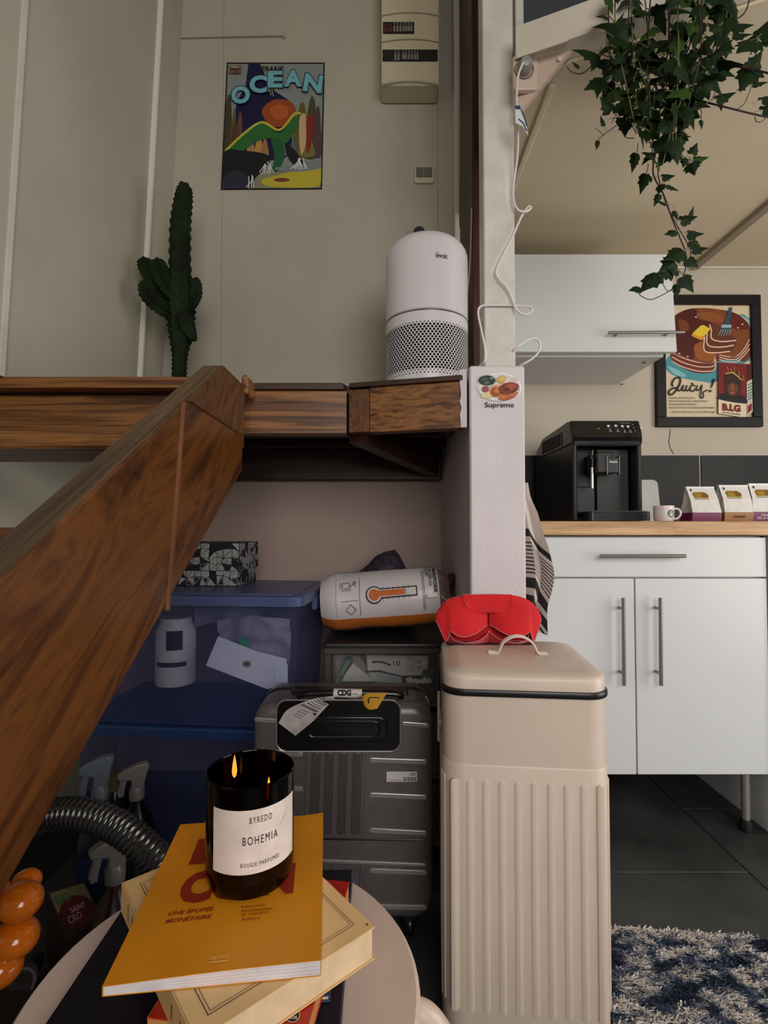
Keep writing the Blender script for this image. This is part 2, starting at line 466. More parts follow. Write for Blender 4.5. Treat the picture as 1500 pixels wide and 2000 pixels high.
# gusset plate under the beam, thin cover strip
gus = mat('gusset_cream', (205, 180, 162), 0.6, var=0.03, vscale=7)
gp = Frame(b0 + bn * 0.030, bd, (0, 0, 1))
L1 = (atY(1118, 108, 1.2) - b0).dot(bd)
hz = Z0 - atY(1010, 207, 1.206).z
MB().prism([(-0.002, 0.0), (-0.002, -hz), (0.125, 0.0)], gp, -0.012).build('gusset', gus, bm_)
MB().prism([(0.0, -0.006), (0.12, -0.006), (0.12, 0.0), (0.0, 0.0)], Frame(b0 + bn * 0.0, bd, (0, 0, 1)), 0.004).build('cover_strip', BEAMW, bm_)
MB().ball(gp.p(0.098, -0.014, 0.002), 0.007, 10, 6, sc=(1, .6, 1)).build('screw_cap', BEAMW, bm_)

# white post and the plastered pillar it stands on, brown plank behind
post = struct(MB().box((atY(946, 700, 1.27).x, 1.27, 1.28), (atY(1005, 400, 1.27).x, 1.33, 3.0), 0.003).box((atY(1006, 30, 1.33).x, 1.325, 2.09), (atY(1022, 30, 1.33).x, 1.345, 3.0), 0.002).build('trim_2', mat('post_cream', (206, 198, 190), 0.55, var=0.04, vscale=14, bump=0.15, bscale=70)), 'white painted wooden post above the pillar')
pz = atY(970, 714, 1.25).z
px0, px1 = atY(918, 900, 1.25).x, atY(1026, 900, 1.25).x
pil = struct(MB().box((px0, 1.25, 0), (px1, YB + 0.02, pz), 0.004).build('pillar', PILLAR), 'pale plastered pillar with a food sticker near its top')
m = Print(pxmap(1.2495))
W_ = (232, 230, 228)
m.ell(975, 757, 44, 28.5, W_, 36)
m.ell(974, 758, 41, 26.5, (120, 128, 120), 36); m.ell(974, 757.6, 40, 25.6, (220, 216, 205), 36)
m.ell(951, 743, 19, 11.5, (190, 196, 186), 24); m.ell(951, 743, 17, 10, (34, 52, 44), 24)
for (x, y, a, b, c) in ((945, 740, 6, 3, (66, 88, 66)), (956, 746, 6, 3, (24, 36, 36)), (950, 747, 5, 2.4, (80, 104, 80)), (960, 738, 4, 2, (110, 120, 126)),
                        (980, 741, 9, 6.5, (196, 156, 90)), (981, 739, 6, 3.6, (214, 180, 118)), (1000, 745, 12, 8, (222, 206, 196)), (1004, 742, 7, 4, (206, 190, 184)),
                        (947, 760, 6, 5, (150, 76, 84)), (953, 772, 12, 5, (214, 200, 150)), (968, 760, 12, 7, (206, 150, 120)), (968, 766, 9, 8, (158, 78, 34)),
                        (971, 763, 5, 4, (206, 120, 50)), (994, 758, 17, 9, (126, 50, 32)), (999, 755, 9, 5, (160, 80, 60)), (990, 760, 5, 3, (90, 34, 26)),
                        (992, 775, 15, 5.5, (176, 88, 40)), (984, 774, 6, 4.5, (204, 116, 44)), (1003, 770, 9, 3.4, (190, 110, 76))):
    m.ell(975 + (x - 975) * .96, 757 + (y - 757) * .96, a * 1.2, b * 1.22, c, 18, rot=-0.2)
m.line([(978, 766), (985, 770), (1000, 767), (1012, 760)], 2.0, (78, 30, 22), 4)
m.text('Supreme', 947, 798.5, 57, -13.2, (38, 34, 38), bold=0.012)
m.done('sticker', pil, 'round plate of chicken sticker over the word Supreme')
# ragged white paint left on the platform end
x0 = atY(886, 300, 1.80).x
struct(MB().box((0.272, 1.55, ZP), (0.306, 1.80, 3.0), 0.003).box((0.258, YB - 0.06, ZP), (0.275, YB, 3.0), 0.002, mi=1).build('trim_3', [WOOD_V, TRIMW]), 'dark brown upright plank behind the white post')

# ------------------------------------------------------------------ raised platform (structure of the boat) and stairs
pf = thing('platform', 'brown varnished timber platform carrying the cactus and the air purifier', 'platform', (-0.3, 1.6, 1.1))
YL, YM, YR = 1.263, 1.33, 1.252
XM0, XM1, XR = atY(470, 760, YM).x, atY(680, 748, YM).x, px0 - 0.004
P = lambda pts, z0, z1, mt, nm, bev=0.0, lab=None: MB().prism(pts, topF((0, 0, z0)), z1 - z0, bev).build(nm, mt, pf, lab)
# deck and caps
P([(lx(YL) + .012, YL + 0.01), (-0.40, YL + 0.01), (XM0, YM + 0.012), (XM1, YM + 0.012), (XR - 0.002, YR + 0.02), (0.205, YB - 0.002), (XL - .10, YB - 0.002)], ZP - 0.022, ZP - 0.002, WOOD_D, 'deck')
P([(lx(YL) + .001, YL), (-0.3925, YL), (-0.3925, YL + 0.07), (lx(YL) + .012, YL + 0.07)], atY(200, 757, YL).z, ZP, WOOD_B, 'cap_board', 0.003)
zc = atY(560, 762, YM).z
P([(XM0 - 0.02, YM - 0.012), (XM1 - 0.012, YM - 0.012), (XM1 + 0.012, YM + 0.06), (XM0 - 0.02, YM + 0.06)], zc, ZP, WOOD_D, 'cap_board', 0.003)
dr = Vector((XR - XM1, YR - YM, 0)); dr.normalize(); dn = Vector((-dr.y, dr.x, 0))
A = Vector((XM1, YM, 0)); L_ = (Vector((XR, YR, 0)) - A).length
def rb(t0, t1, d0, d1, z0, z1, mt, nm, bev=0.002, lab=None):
    pts = [A + dr * t0 + dn * d0, A + dr * t1 + dn * d0, A + dr * t1 + dn * d1, A + dr * t0 + dn * d1]
    return P([(p.x, p.y) for p in pts], z0, z1, mt, nm, bev, lab)
rb(0.006, L_ - 0.012, -0.010, 0.05, zc + 0.004, ZP, WOOD_D, 'cap_board', 0.003)
zb_ = atY(560, 846, YM).z
P([(XM0 - 0.01, YM), (XM1 - 0.004, YM), (XM1 - 0.004, YM + 0.04), (XM0 - 0.01, YM + 0.04)], zb_, zc - 0.0, WOOD_B, 'fascia_board', 0.003)
tb = atY(722, 800, 1.31).x
tb = (tb - XM1) / dr.x
rb(0.004, tb - 0.001, -0.004, 0.05, zb_ + 0.001, zc, wood('end_grain', [(50, 26, 12), (96, 56, 28), (120, 76, 42)], scale=(9, 9, 5), rough=0.6, nscale=5, bump=0.4), 'joist_end', 0.003, 'rough cracked joist end')
rb(tb + 0.001, L_ - 0.016, 0.0, 0.04, atY(912, 838, YR).z + 0.004, zc + 0.004, WOOD_B, 'fascia_board', 0.003)
# peeled white paint at the right end
Fr = Frame(A + dr * (L_ - 0.016), dr, (0, 0, 1))
pts = [(-0.006, zc + .03), (0.013, zc + .03), (0.013, zb_), (-0.001, zb_)] + [(-0.004 + 0.007 * random.random(), zb_ + (zc + .03 - zb_) * k / 9) for k in range(1, 9)]
MB().prism(pts, Fr, 0.006).build('paint_patch', PILLAR, pf, 'ragged remains of white paint')
# left fascia, recessed
zl = [atY(100, y, 1.31).z for y in (770, 838, 875)]
P([(lx(1.3) + .003, 1.31), (-0.385, 1.31), (-0.385, 1.345), (lx(1.3) + .012, 1.345)], zl[2] + 0.02, ZP - 0.035, WOOD_B, 'fascia_board', 0.003)
# underside: ledger at the back wall, joists and a diagonal brace
zlb = atY(600, 940, YB).z
MB().box((XL - .115, YB - 0.05, zlb), (px0 - 0.002, YB - 0.002, ZP - 0.024), 0.003).build('ledger', WOOD_D, pf)
for yy, z0 in ((1.52, 1.165), (1.72, 1.165)):
    MB().box((lx(yy) + .012, yy, z0), (px0 - 0.004, yy + 0.04, ZP - 0.024), 0.003).build('joist', WOOD_D, pf)
a = Vector((-0.075, 1.372, 1.12)); b = Vector((px0 - 0.035, YB - 0.07, 1.075))
dd = (b - a).normalized(); sd = dd.cross(Vector((0, 0, 1))).normalized() * 0.022; ud = Vector((0, 0, 0.07))
m = MB(); V = []
for p in (a, b): V += [p - sd, p + sd, p + sd + ud, p - sd + ud]
m.add(V, [(0, 1, 2, 3), (4, 7, 6, 5), (0, 4, 5, 1), (1, 5, 6, 2), (2, 6, 7, 3), (3, 7, 4, 0)]); m.build('brace', WOOD_D, pf)

# staircase: one deep stringer board in view, treads behind it
XS1, XS0 = -0.348, -0.392
st = thing('staircase', 'steep brown wooden stair with a deep varnished side board rising to the platform', 'stairs', (-0.5, 0.2, 0))
top = lambda y: 0.844 + (y - 0.464) * 0.6265
bot = lambda y: 0.55 + (y - 0.464) * 0.612
YE = 1.255
ytop = 0.464 + (1.244 - 0.844) / 0.6265
prof = [(-0.878, 0.002), (-0.434, 0.002), (YE, bot(YE)), (YE, 1.236), (YE - 0.045, 1.244), (ytop, 1.244)]
Fs = Frame((XS0, 0, 0), (0, 1, 0), (0, 0, 1))        # normal = +X
m = MB(); n = len(prof)
m.prism(prof, Fs, XS1 - XS0, 0.0035, 2, mi=0)
# sloped top edge gets the worn wood
for k, f in enumerate(m.f):
    if len(f) == 4:
        c = sum((m.v[i] for i in f), Vector()) / 4
        if abs(c.z - top(c.y)) < 0.004 and abs(max(m.v[i].x for i in f) - min(m.v[i].x for i in f)) > 0.02: m.m[k] = 1
m.build('stringer', [WOOD_S, WOOD_T], st)
# joint bead and the mitred end block
pA, pB = atX(357, 787, XS1), atX(326, 1192, XS1)
m = MB().tube([pA, (pA + pB) / 2 + Vector((0, 0.002, 0)), pB], 0.0052, 8)
m.build('joint_bead', wood('bead_wood', [(70, 38, 15), (112, 66, 32), (146, 98, 60)], scale=(4, 4, 1), rough=0.62, spec=0.3), st)
q = [atX(x, y, XS1) for x, y in ((366, 783), (462, 846))]
blk = [(q[0].y, q[0].z), (q[1].y, q[1].z), (YE, q[1].z - 0.03), (YE, 1.234), (YE - 0.045, 1.2425), (ytop - 0.004, 1.2425)]
MB().prism(blk, Frame((XS1 - 0.001, 0, 0), (0, 1, 0), (0, 0, 1)), 0.005, 0.003).build('end_block', wood('block_wood', [(44, 21, 8), (92, 54, 22), (118, 74, 34)], rot=(radians(-50), 0, 0), scale=(8, 1.4, 8), rough=0.42, dist=2.0), st)
MB().box((XS1 - 0.004, YE - 0.002, ZP - 0.045), (XS1 + 0.012, YE + 0.07, ZP + 0.002), 0.005).build('end_nosing', WOOD_B, st)
for z, y0 in ((1.083, 1.0), (0.893, 0.70), (0.70, 0.40), (0.51, 0.10), (0.32, -0.2)):
    MB().box((lx(y0) + 0.012, y0, z - 0.035), (XS0 + 0.004, y0 + 0.22, z), 0.005).build('tread', WOOD_B, st)

# ------------------------------------------------------------------ things on and around the raised platform
# fuse box on the back wall
FB = mat('fuse_cream', (196, 186, 158), 0.45, var=0.02)
yf = 1.80
x0, x1 = atY(745, 100, yf).x, atY(858, 100, yf).x
zb0 = atY(800, 160, yf).z; ztop = 2.93
fb = thing('fuse_box', 'cream electrical fuse box with two rows of breakers high on the back wall', 'fuse box', ((x0 + x1) / 2, YB, zb0))
MB().box((x0, yf + 0.012, zb0), (x1, YB - 0.002, ztop), 0.005).build('housing', FB, fb)
pz_ = lambda y: atY(800, y, yf).z
# curved front covers
for (ya, yb, nm) in ((160, 79, 'cover'), (77, 27, 'cover'), (25, -60, 'cover')):
    za, zb2 = pz_(ya), pz_(yb)
    arc = [((x1 - x0) * (k / 10 - .5), (za - zb0) + 0.0 + 0.012 * (1 - (k / 5 - 1) ** 2) - 0.006) for k in range(11)]
    arc2 = [((x1 - x0) * (k / 10 - .5), (zb2 - zb0) + 0.012 * (1 - (k / 5 - 1) ** 2) - 0.008) for k in range(10, -1, -1)]
    MB().prism(arc + arc2, frontF(((x0 + x1) / 2, yf + 0.014, zb0)), 0.013, 0.0025).build(nm, FB, fb)
def slot(ax, ay, bx, by, c): 
    a_, b_ = atY(ax, ay, yf), atY(bx, by, yf)
    MB().box((a_.x, yf - 0.0006, b_.z), (b_.x, yf + 0.004, a_.z)).build('slot', mat('slot_dark', (14, 13, 15), 0.5), fb)
slot(748, 43, 809, 66, 0); slot(747, 97, 855, 120, 0)
BR = mat('breaker_grey', (120, 116, 108), 0.5); BRR = mat('breaker_red', (92, 44, 48), 0.5)
for xs_, yt, ybm in (([750, 756, 761], 47, 64), ([768, 774, 780], 44, 63), ([786, 791, 796, 801], 44, 62), ([770, 776], 98, 119), ([785, 790, 796, 802, 808, 813], 99, 117)):
    for x in xs_:
        a_ = atY(x, yt + 7, yf); b_ = atY(x + 5, ybm, yf)
        MB().box((a_.x, yf - 0.004, b_.z), (b_.x - 0.0008, yf + 0.002, a_.z), 0.001).box((a_.x + .002, yf - 0.008, a_.z - 0.004), (b_.x - 0.003, yf - 0.002, a_.z + 0.008), 0.001).build('breaker', BRR if xs_[0] == 750 else BR, fb)

# double light switch
ys = YB - 0.012
sw = thing('light_switch', 'cream double light switch with grey rockers on the back wall', 'switch', atY(827, 339, YB))
a_, b_ = atY(809, 323, ys), atY(848, 356, ys)
MB().prism(rrect(b_.x - a_.x, a_.z - b_.z, 0.005, 4), frontF(((a_.x + b_.x) / 2, YB - 0.001, (a_.z + b_.z) / 2)), 0.010, 0.003, 2).build('plate', FB, sw)
for (xa, xb) in ((812.5, 827), (828, 844)):
    p, q = atY(xa, 327, ys), atY(xb, 346, ys)
    MB().box((p.x, ys - 0.003, q.z), (q.x, ys + 0.002, p.z), 0.0015).build('rocker', mat('rocker_grey', (104, 98, 88), 0.4), sw)
# socket low on the wall behind the purifier
so = thing('wall_socket', 'dark round plug in a cream socket behind the air purifier', 'socket', atY(818, 462, YB))
p = atY(818, 466, YB - 0.01)
MB().prism(rrect(0.084, 0.06, 0.006, 3), frontF((p.x, YB - 0.001, p.z)), 0.009, 0.002).build('plate', WALL, so)
MB().lathe([(0.001, 0.0), (0.021, 0.0), (0.021, 0.026), (0.016, 0.032), (0.001, 0.032)], n=18, M=Matrix.Translation((p.x, YB - 0.009, p.z + 0.012)) @ Matrix.Rotation(pi / 2, 4, 'X')).build('plug', DARKG, so)

# cable trunking in the corner
cm = MB()
pth = [atY(x, y, YB - 0.006) for x, y in ((310, 716), (322, 420), (336, 90))]
pth += [atY(340, 76, YB - 0.006), atY(350, 72, YB - 0.006), atY(450, 70, YB - 0.006), atY(556, 68, YB - 0.006)]
cm.tube(pth, 0.0045, 8)
cbl = cm.build('wall_conduit', WALL); tag(cbl, 'thin painted conduit climbing the corner and turning along the wall above the poster', 'conduit')
cm2 = MB().box(atY(552, 71, YB - 0.011), atY(557, 65, YB - 0.001), 0.002).build('end_cap', WALL, cbl)

# comic-style poster, plain stand-in for the artwork
po = thing('comic_poster', 'comic cover style poster with blue lettering pinned on the back wall', 'poster', atY(532, 371, YB))
cor = [(443, 122), (634.5, 122), (629, 370), (431, 371)]
MB().add([atY(x, y, YB - 0.0012) for x, y in cor] + [atY(x, y, YB - 0.0002) for x, y in cor], [(0, 3, 2, 1), (4, 5, 6, 7), (0, 1, 5, 4), (1, 2, 6, 5), (2, 3, 7, 6), (3, 0, 4, 7)]).build('sheet', ink((24, 22, 24)), po)
def pm(u, v, d):                                   # 0..100 across, 0..130 down
    u = min(98.8, max(1.2, u)); v = min(128.8, max(1.2, v))
    a = u / 100; b = v / 130
    x = (cor[0][0] * (1 - a) + cor[1][0] * a) * (1 - b) + (cor[3][0] * (1 - a) + cor[2][0] * a) * b
    y = (cor[0][1] * (1 - a) + cor[1][1] * a) * (1 - b) + (cor[3][1] * (1 - a) + cor[2][1] * a) * b
    return atY(x, y, YB - 0.0012 - d)
m = Print(pm)
NAVY = (20, 20, 62); SKY = (132, 140, 138); CY = (112, 178, 192); DK = (18, 24, 34)
m.rect(1.5, 1.5, 98.5, 128.5, SKY)
m.poly([(22, 1.5), (34, 1.5), (46, 26), (66, 40), (70, 90), (60, 100), (18, 100), (8, 78), (12, 40), (20, 24)], NAVY)
for (x, h, w_, c) in ((4, 34, 6, (64, 62, 40)), (10, 48, 4, (96, 92, 40)), (16, 52, 5, (110, 70, 50)), (12, 62, 9, (88, 56, 40)), (78, 42, 9, (96, 92, 44)), (88, 36, 8, (70, 74, 50)), (94, 46, 6, (84, 60, 66)), (84, 58, 8, (120, 112, 60))):
    m.blob([(x - w_, 95), (x - w_ * .6, h + 20), (x - w_ * .2, h), (x + w_ * .3, h + 2), (x + w_ * .6, h + 22), (x + w_, 95)], c, 3)
for (x, y, c) in ((28, 84, (176, 130, 80)), (36, 82, (190, 140, 70)), (42, 86, (160, 116, 66)), (60, 86, (110, 96, 120)), (70, 88, (90, 96, 110))):
    m.blob([(x - 4, 95), (x - 3, y), (x, y - 10), (x + 3, y), (x + 4, 95)], c, 3)
# coral: warm and green rounded forms in place of the figures
m.blob([(38, 48), (50, 38), (66, 40), (72, 50), (66, 62), (52, 66), (42, 60)], (156, 72, 34))
m.blob([(46, 48), (54, 43), (64, 46), (62, 56), (52, 58)], (182, 92, 44))
m.blob([(2, 92), (20, 74), (38, 62), (56, 72), (70, 56), (78, 54), (76, 62), (62, 84), (52, 78), (36, 80), (14, 94)], (44, 104, 48))
m.line([(3, 90), (20, 73), (38, 61), (56, 69), (70, 53), (77, 52)], 2.4, (190, 182, 62), 5)
m.blob([(48, 78), (58, 80), (62, 96), (54, 114), (48, 116), (52, 98)], (30, 92, 52))
m.blob([(62, 82), (74, 92), (84, 108), (78, 110), (66, 98)], (22, 26, 30))
m.blob([(76, 56), (82, 54), (83, 80), (79, 94), (76, 80)], (198, 168, 120))
m.blob([(83, 54), (90, 58), (88, 84), (84, 92), (83, 76)], (130, 42, 40))
m.rect(1.5, 112, 98.5, 128.5, (132, 132, 110))
m.blob([(40, 120), (60, 114), (98, 104), (98, 126), (50, 127)], (186, 172, 52))
m.blob([(52, 108), (76, 104), (98, 100), (98, 108), (70, 112)], (120, 130, 132))
m.blob([(1.8, 92), (20, 90), (44, 94), (46, 104), (34, 118), (28, 128), (1.8, 128)], (20, 20, 26))
m.blob([(2, 118), (12, 110), (24, 114), (27, 128), (2, 128)], (44, 44, 62))
m.ell(60, 120, 8, 2, (120, 52, 50), 14)
for (bx, by, n_) in ((46, 112, 7), (78, 108, 8), (30, 126, 4)):
    for k in range(n_): m.line([(bx + random.uniform(-3, 3), by - random.uniform(6, 12)), (bx + (k - n_ / 2) * 2.4, by + random.uniform(0, 3))], 0.8, (222, 224, 220))
for k in range(6): m.line([(37 + k * 1.6, 2), (44 + k * 2.4, 30 + random.uniform(-4, 5))], 0.6, (176, 180, 150))
m.rect(2.5, 3, 15, 11, (120, 92, 74)); m.line([(4, 7), (13, 7)], 1.8, (60, 40, 34)); m.line([(5, 4.6), (12, 4.6)], 1.0, (190, 170, 150)); m.line([(8, 9.6), (13, 9.6)], 1.0, (60, 40, 34))
m.text('FRANK', 35, 9, 24, -5.4, DK, shear=0.3, bold=0.02)
for ch, x, y, w_, h_, r in (('O', 6, 42, 19, 18, 0), ('C', 24, 31, 18, 18, 0), ('E', 42.5, 25.5, 15, 17, 0), ('A', 59, 24.5, 18, 17, 0), ('N', 78, 29, 19, 18, 0.14)):
    f = lambda a, b, x=x, y=y, r=r: (x + (a - x) * 1.0 - (b - y) * r, b + (a - x) * r)
    for s_, c, bo in ((1.09, DK, 0.075), (1.0, CY, 0.045)):
        m.text(ch, x - w_ * (s_ - 1) / 2, y + h_ * (s_ - 1) / 2, w_ * s_, -h_ * s_, c, bold=bo, fn=f)
m.done('picture', po)

# cactus in its pot
YCt = 1.66
cp = atY(350, 730, YCt)
ca = thing('cactus', 'tall dark green spiny cactus with side arms standing on the platform', 'cactus', (cp.x, YCt, ZP))
CG = mat('cactus_green', (22, 32, 16), 0.7, spec=0.15, var=0.45, vscale=14, bump=0.3, bscale=90)
CGL = mat('cactus_rib_edge', (64, 66, 44), 0.7)
def starsweep(pts, radii, ribs=5, depth=0.42, jag=0.10, n_=46, ph=0.0):
    C_ = bez([tuple(p) + (r,) for p, r in zip(pts, radii)], max(3, n_ // (len(pts) - 1)))
    m = MB(); V = []; k2 = ribs * 4; N = len(C_)
    T = [(Vector(C_[min(i + 1, N - 1)][:3]) - Vector(C_[max(i - 1, 0)][:3])).normalized() for i in range(N)]
    u = T[0].cross(Vector((0, 1, 0.2))).normalized()
    for i in range(N):
        u = (u - T[i] * u.dot(T[i])).normalized(); v = T[i].cross(u); R = C_[i][3]
        end = min(1.0, (N - 1 - i) / 3.0); R *= sqrt(max(0.02, 1 - (1 - end) ** 2))
        for k in range(k2):
            a = 2 * pi * k / k2 + ph
            ph_ = k % 4
            jj = 1 + (jag * (1 if (i + k // 4) % 2 else -0.6) if ph_ == 0 else 0)
            rr = R * (jj if ph_ == 0 else (1 - depth * 0.72 if ph_ in (1, 3) else 1 - depth))
            V.append(Vector(C_[i][:3]) + u * (rr * cos(a)) + v * (rr * sin(a)))
    F = []; MI = []
    for i in range(N - 1):
        for k in range(k2):
            F.append((i * k2 + k, i * k2 + (k + 1) % k2, (i + 1) * k2 + (k + 1) % k2, (i + 1) * k2 + k))
    F.append(tuple((N - 1) * k2 + k for k in range(k2))); F.append(tuple(range(k2))[::-1])
    m.add(V, F, 0, False)
    return m
pc = lambda x, y, dy=0: atY(x, y, YCt + dy)
zb1 = ZP + 0.055
starsweep([Vector((cp.x, YCt, zb1)), pc(350, 725), pc(351, 690), pc(353, 640), pc(352, 590), pc(351, 520), pc(352, 440), pc(358, 385), pc(362, 357)],
          [0.022, 0.024, 0.026, 0.042, 0.047, 0.036, 0.034, 0.030, 0.022], 5, 0.40, 0.10, 66).build('stem', CG, ca)
for pts, rr in (([(345, 618, 0.0), (320, 602, -.02), (292, 575, -.03), (283, 545, -.03)], [0.016, 0.028, 0.030, 0.020]),
                ([(342, 596, 0.02), (310, 560, 0.02), (287, 525, 0.02), (280, 502, 0.02)], [0.018, 0.026, 0.026, 0.020]),
                ([(345, 585, -0.02), (325, 555, -.03), (312, 525, -.03), (306, 504, -.03)], [0.018, 0.026, 0.027, 0.018]),
                ([(344, 585, 0.05), (312, 545, .06), (296, 508, .06)], [0.018, 0.022, 0.018]),
                ([(360, 612, 0.0), (372, 596, -.01), (383, 572, -.01), (384, 541, -.01)], [0.012, 0.018, 0.019, 0.013]),
                ([(355, 610, -.01), (367, 640, -.02), (374, 655, -.02), (377, 667, -.02)], [0.022, 0.030, 0.024, 0.014])):
    starsweep([pc(*p) for p in pts], rr, 4, 0.42, 0.10, 26, 0.4).build('arm', CG, ca)
m = MB().lathe([(0.001, 0.002), (0.080, 0.002), (0.090, 0.055), (0.096, 0.055), (0.096, 0.068), (0.086, 0.068), (0.082, 0.056), (0.001, 0.056)], (cp.x, YCt, ZP), 28)
m.build('pot', mat('terracotta_dark', (96, 62, 46), 0.7, var=0.1), ca)

# air purifier
PU = mat('purifier_white', (222, 216, 220), 0.32, spec=0.5)
yc = 1.505; xc = atY(833, 600, yc).x; R = 0.1215
pu = thing('air_purifier', 'white cylindrical air purifier with a perforated lower half on the platform edge', 'air purifier', (xc, yc, ZP))
zg0, zg1, zt_ = ZP + 0.03, atY(833, 612, yc - R * 0.8).z, atY(833, 468, yc).z
pr = [(R - 0.004, zg1 + 0.004), (R, zg1 + 0.008), (R, zt_ - 0.075)]
for k in range(1, 9):
    a = pi / 2 * k / 8
    pr.append((R - 0.055 * (1 - cos(a)), zt_ - 0.075 + 0.055 * sin(a)))
for k in range(1, 6): pr.append(((R - 0.055) * (1 - k / 5) + 0.001, zt_ - 0.02 + 0.02 * sin(pi / 2 * k / 5)))
MB().lathe(pr, (xc, yc, 0), 48).build('upper_shell', PU, pu)
MB().lathe([(R - 0.006, zg1 - 0.001), (R + 0.0004, zg1), (R + 0.0004, zg1 + 0.0035), (R - 0.006, zg1 + 0.008)], (xc, yc, 0), 48).build('seam_ring', mat('seam_grey', (104, 100, 104), 0.3, metal=0.6), pu)
# perforated shell: every cell keeps a six-sided hole
NC, NR = 72, 21
m = MB(); dz = (zg1 - 0.028 - zg0 - 0.015) / NR; zs = zg0 + 0.015
def cyl(a, z, r=R): return Vector((xc + r * cos(a), yc + r * sin(a), z))
hexo = []
da = 2 * pi / NC
for j in range(NR):
    for i in range(NC):
        a0 = (i + (0.5 if j % 2 else 0)) * da; z0 = zs + j * dz
        hr = 0.36 * da if 2 <= j < NR - 1 else (0.2 * da)
        O = [(0, 0), (.5, 0), (1, 0), (1, .5), (1, 1), (.5, 1), (0, 1), (0, .5)]
        V = [cyl(a0 + da * x, z0 + dz * y) for x, y in O]
        V += [cyl(a0 + da * .5 + hr * cos(t), z0 + dz * .5 + hr * R * sin(t)) for t in [pi * 1.25 + k * pi / 4 for k in range(8)]]
        m.add(V, [(k, (k + 1) % 8, 8 + (k + 1) % 8, 8 + k) for k in range(8)], 0, True)
m.lathe([(R - 0.012, ZP), (R - 0.002, ZP + 0.006), (R, ZP + 0.02), (R, zs)], (xc, yc, 0), 48)
m.lathe([(R, zs + NR * dz), (R, zg1)], (xc, yc, 0), 48)
m.build('perforated_shell', PU, pu)
MB().lathe([(R - 0.010, ZP + 0.003), (R - 0.010, zg1)], (xc, yc, 0), 40).build('filter', mat('filter_dark', (30, 28, 30), 0.9), pu)
m = Print(lambda x, y, d: cyl(-pi / 2 + x / R, y, R + d), 0.0005)
zl_ = atY(848, 498, yc - R).z
m.text('levoit', (0.0155), zl_ - 0.0065, 0.0345, 0.0145, (56, 52, 56), bold=0.02)
m.rect(0.0205, zl_ + 0.0072, 0.0245, zl_ + 0.0084, (66, 62, 66))
m.done('logo', pu)
cd_ = [(0.247, 1.60, ZP + 0.04), (0.252, 1.58, ZP + 0.25), (0.258, 1.52, ZP + 0.42), (0.2675, 1.538, ZP + 0.6)]
MB().tube(bez(cd_, 6), 0.0018, 6).build('power_cord', mat('cord_grey', (150, 144, 140), 0.5), pu)

# ------------------------------------------------------------------ storage below the platform
# blue see-through boxes
BLUE = clear('blue_clear', (232, 235, 247), 1, rough=0.3, mix=0.24, coat=(84, 92, 140))
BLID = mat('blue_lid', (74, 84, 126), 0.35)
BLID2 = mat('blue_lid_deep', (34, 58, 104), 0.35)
def storage_box(name, label, c, rz, w_, d_, h_, lidm, zl):
    t = thing(name, label, 'storage box', (c[0], c[1], zl), rz, 'blue storage boxes')
    m = MB(); th = 0.004
    def ring(s_, z, r=0.035): return [(x, y) for x, y in rrect(w_ * s_, d_ * s_, r, 5)]
    levels = [(0.90, 0.0), (0.93, h_ * 0.5), (0.955, h_)]
    N = len(ring(1, 0)); V = []; F = []
    for s_, z in levels: V += [(x, y, z) for x, y in ring(s_, z)]
    for k in range(2):
        for i in range(N): F.append((k * N + i, k * N + (i + 1) % N, (k + 1) * N + (i + 1) % N, (k + 1) * N + i))
    F.append(tuple(range(N))[::-1])
    m.add(V, F, 0, True); m.s[-1] = False
    m.build('tub', BLUE, t, local=True)
    l = MB()
    l.prism(rrect(w_, d_, 0.035, 5), topF((0, 0, h_ - 0.018)), 0.026, 0.006, 2)
    l.prism(rrect(w_ * .9, d_ * .86, 0.03, 5), topF((0, 0, h_ + 0.0075)), 0.004, 0.002)
    l.build('lid', lidm, t, local=True)
    for sx in (-1, 1):
        MB().box((sx * (w_ / 2 - 0.004) - 0.008, -0.05, h_ - 0.05), (sx * (w_ / 2 - 0.004) + 0.008, 0.05, h_ - 0.012), 0.004).build('clip', lidm, t, local=True)
    return t
rzb = radians(-5)
fr_ = atY(590, 1165, 1.33)
zlid = fr_.z
bw_, bd_ = 0.62, 0.40
ctr = Vector((fr_.x, 1.33, 0)) + Matrix.Rotation(rzb, 3, 'Z') @ Vector((-bw_ / 2, bd_ / 2, 0))
H1 = 0.342
lowlid = atY(480, 1432, 1.335).z
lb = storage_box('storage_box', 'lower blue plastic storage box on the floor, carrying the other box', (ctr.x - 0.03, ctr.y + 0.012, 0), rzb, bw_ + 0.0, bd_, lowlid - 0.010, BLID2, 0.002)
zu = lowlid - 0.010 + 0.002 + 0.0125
ub = storage_box('storage_box', 'upper blue see-through storage box holding papers and cloth', (ctr.x, ctr.y, 0), rzb, bw_, bd_, zlid - zu - 0.010, BLID, zu)
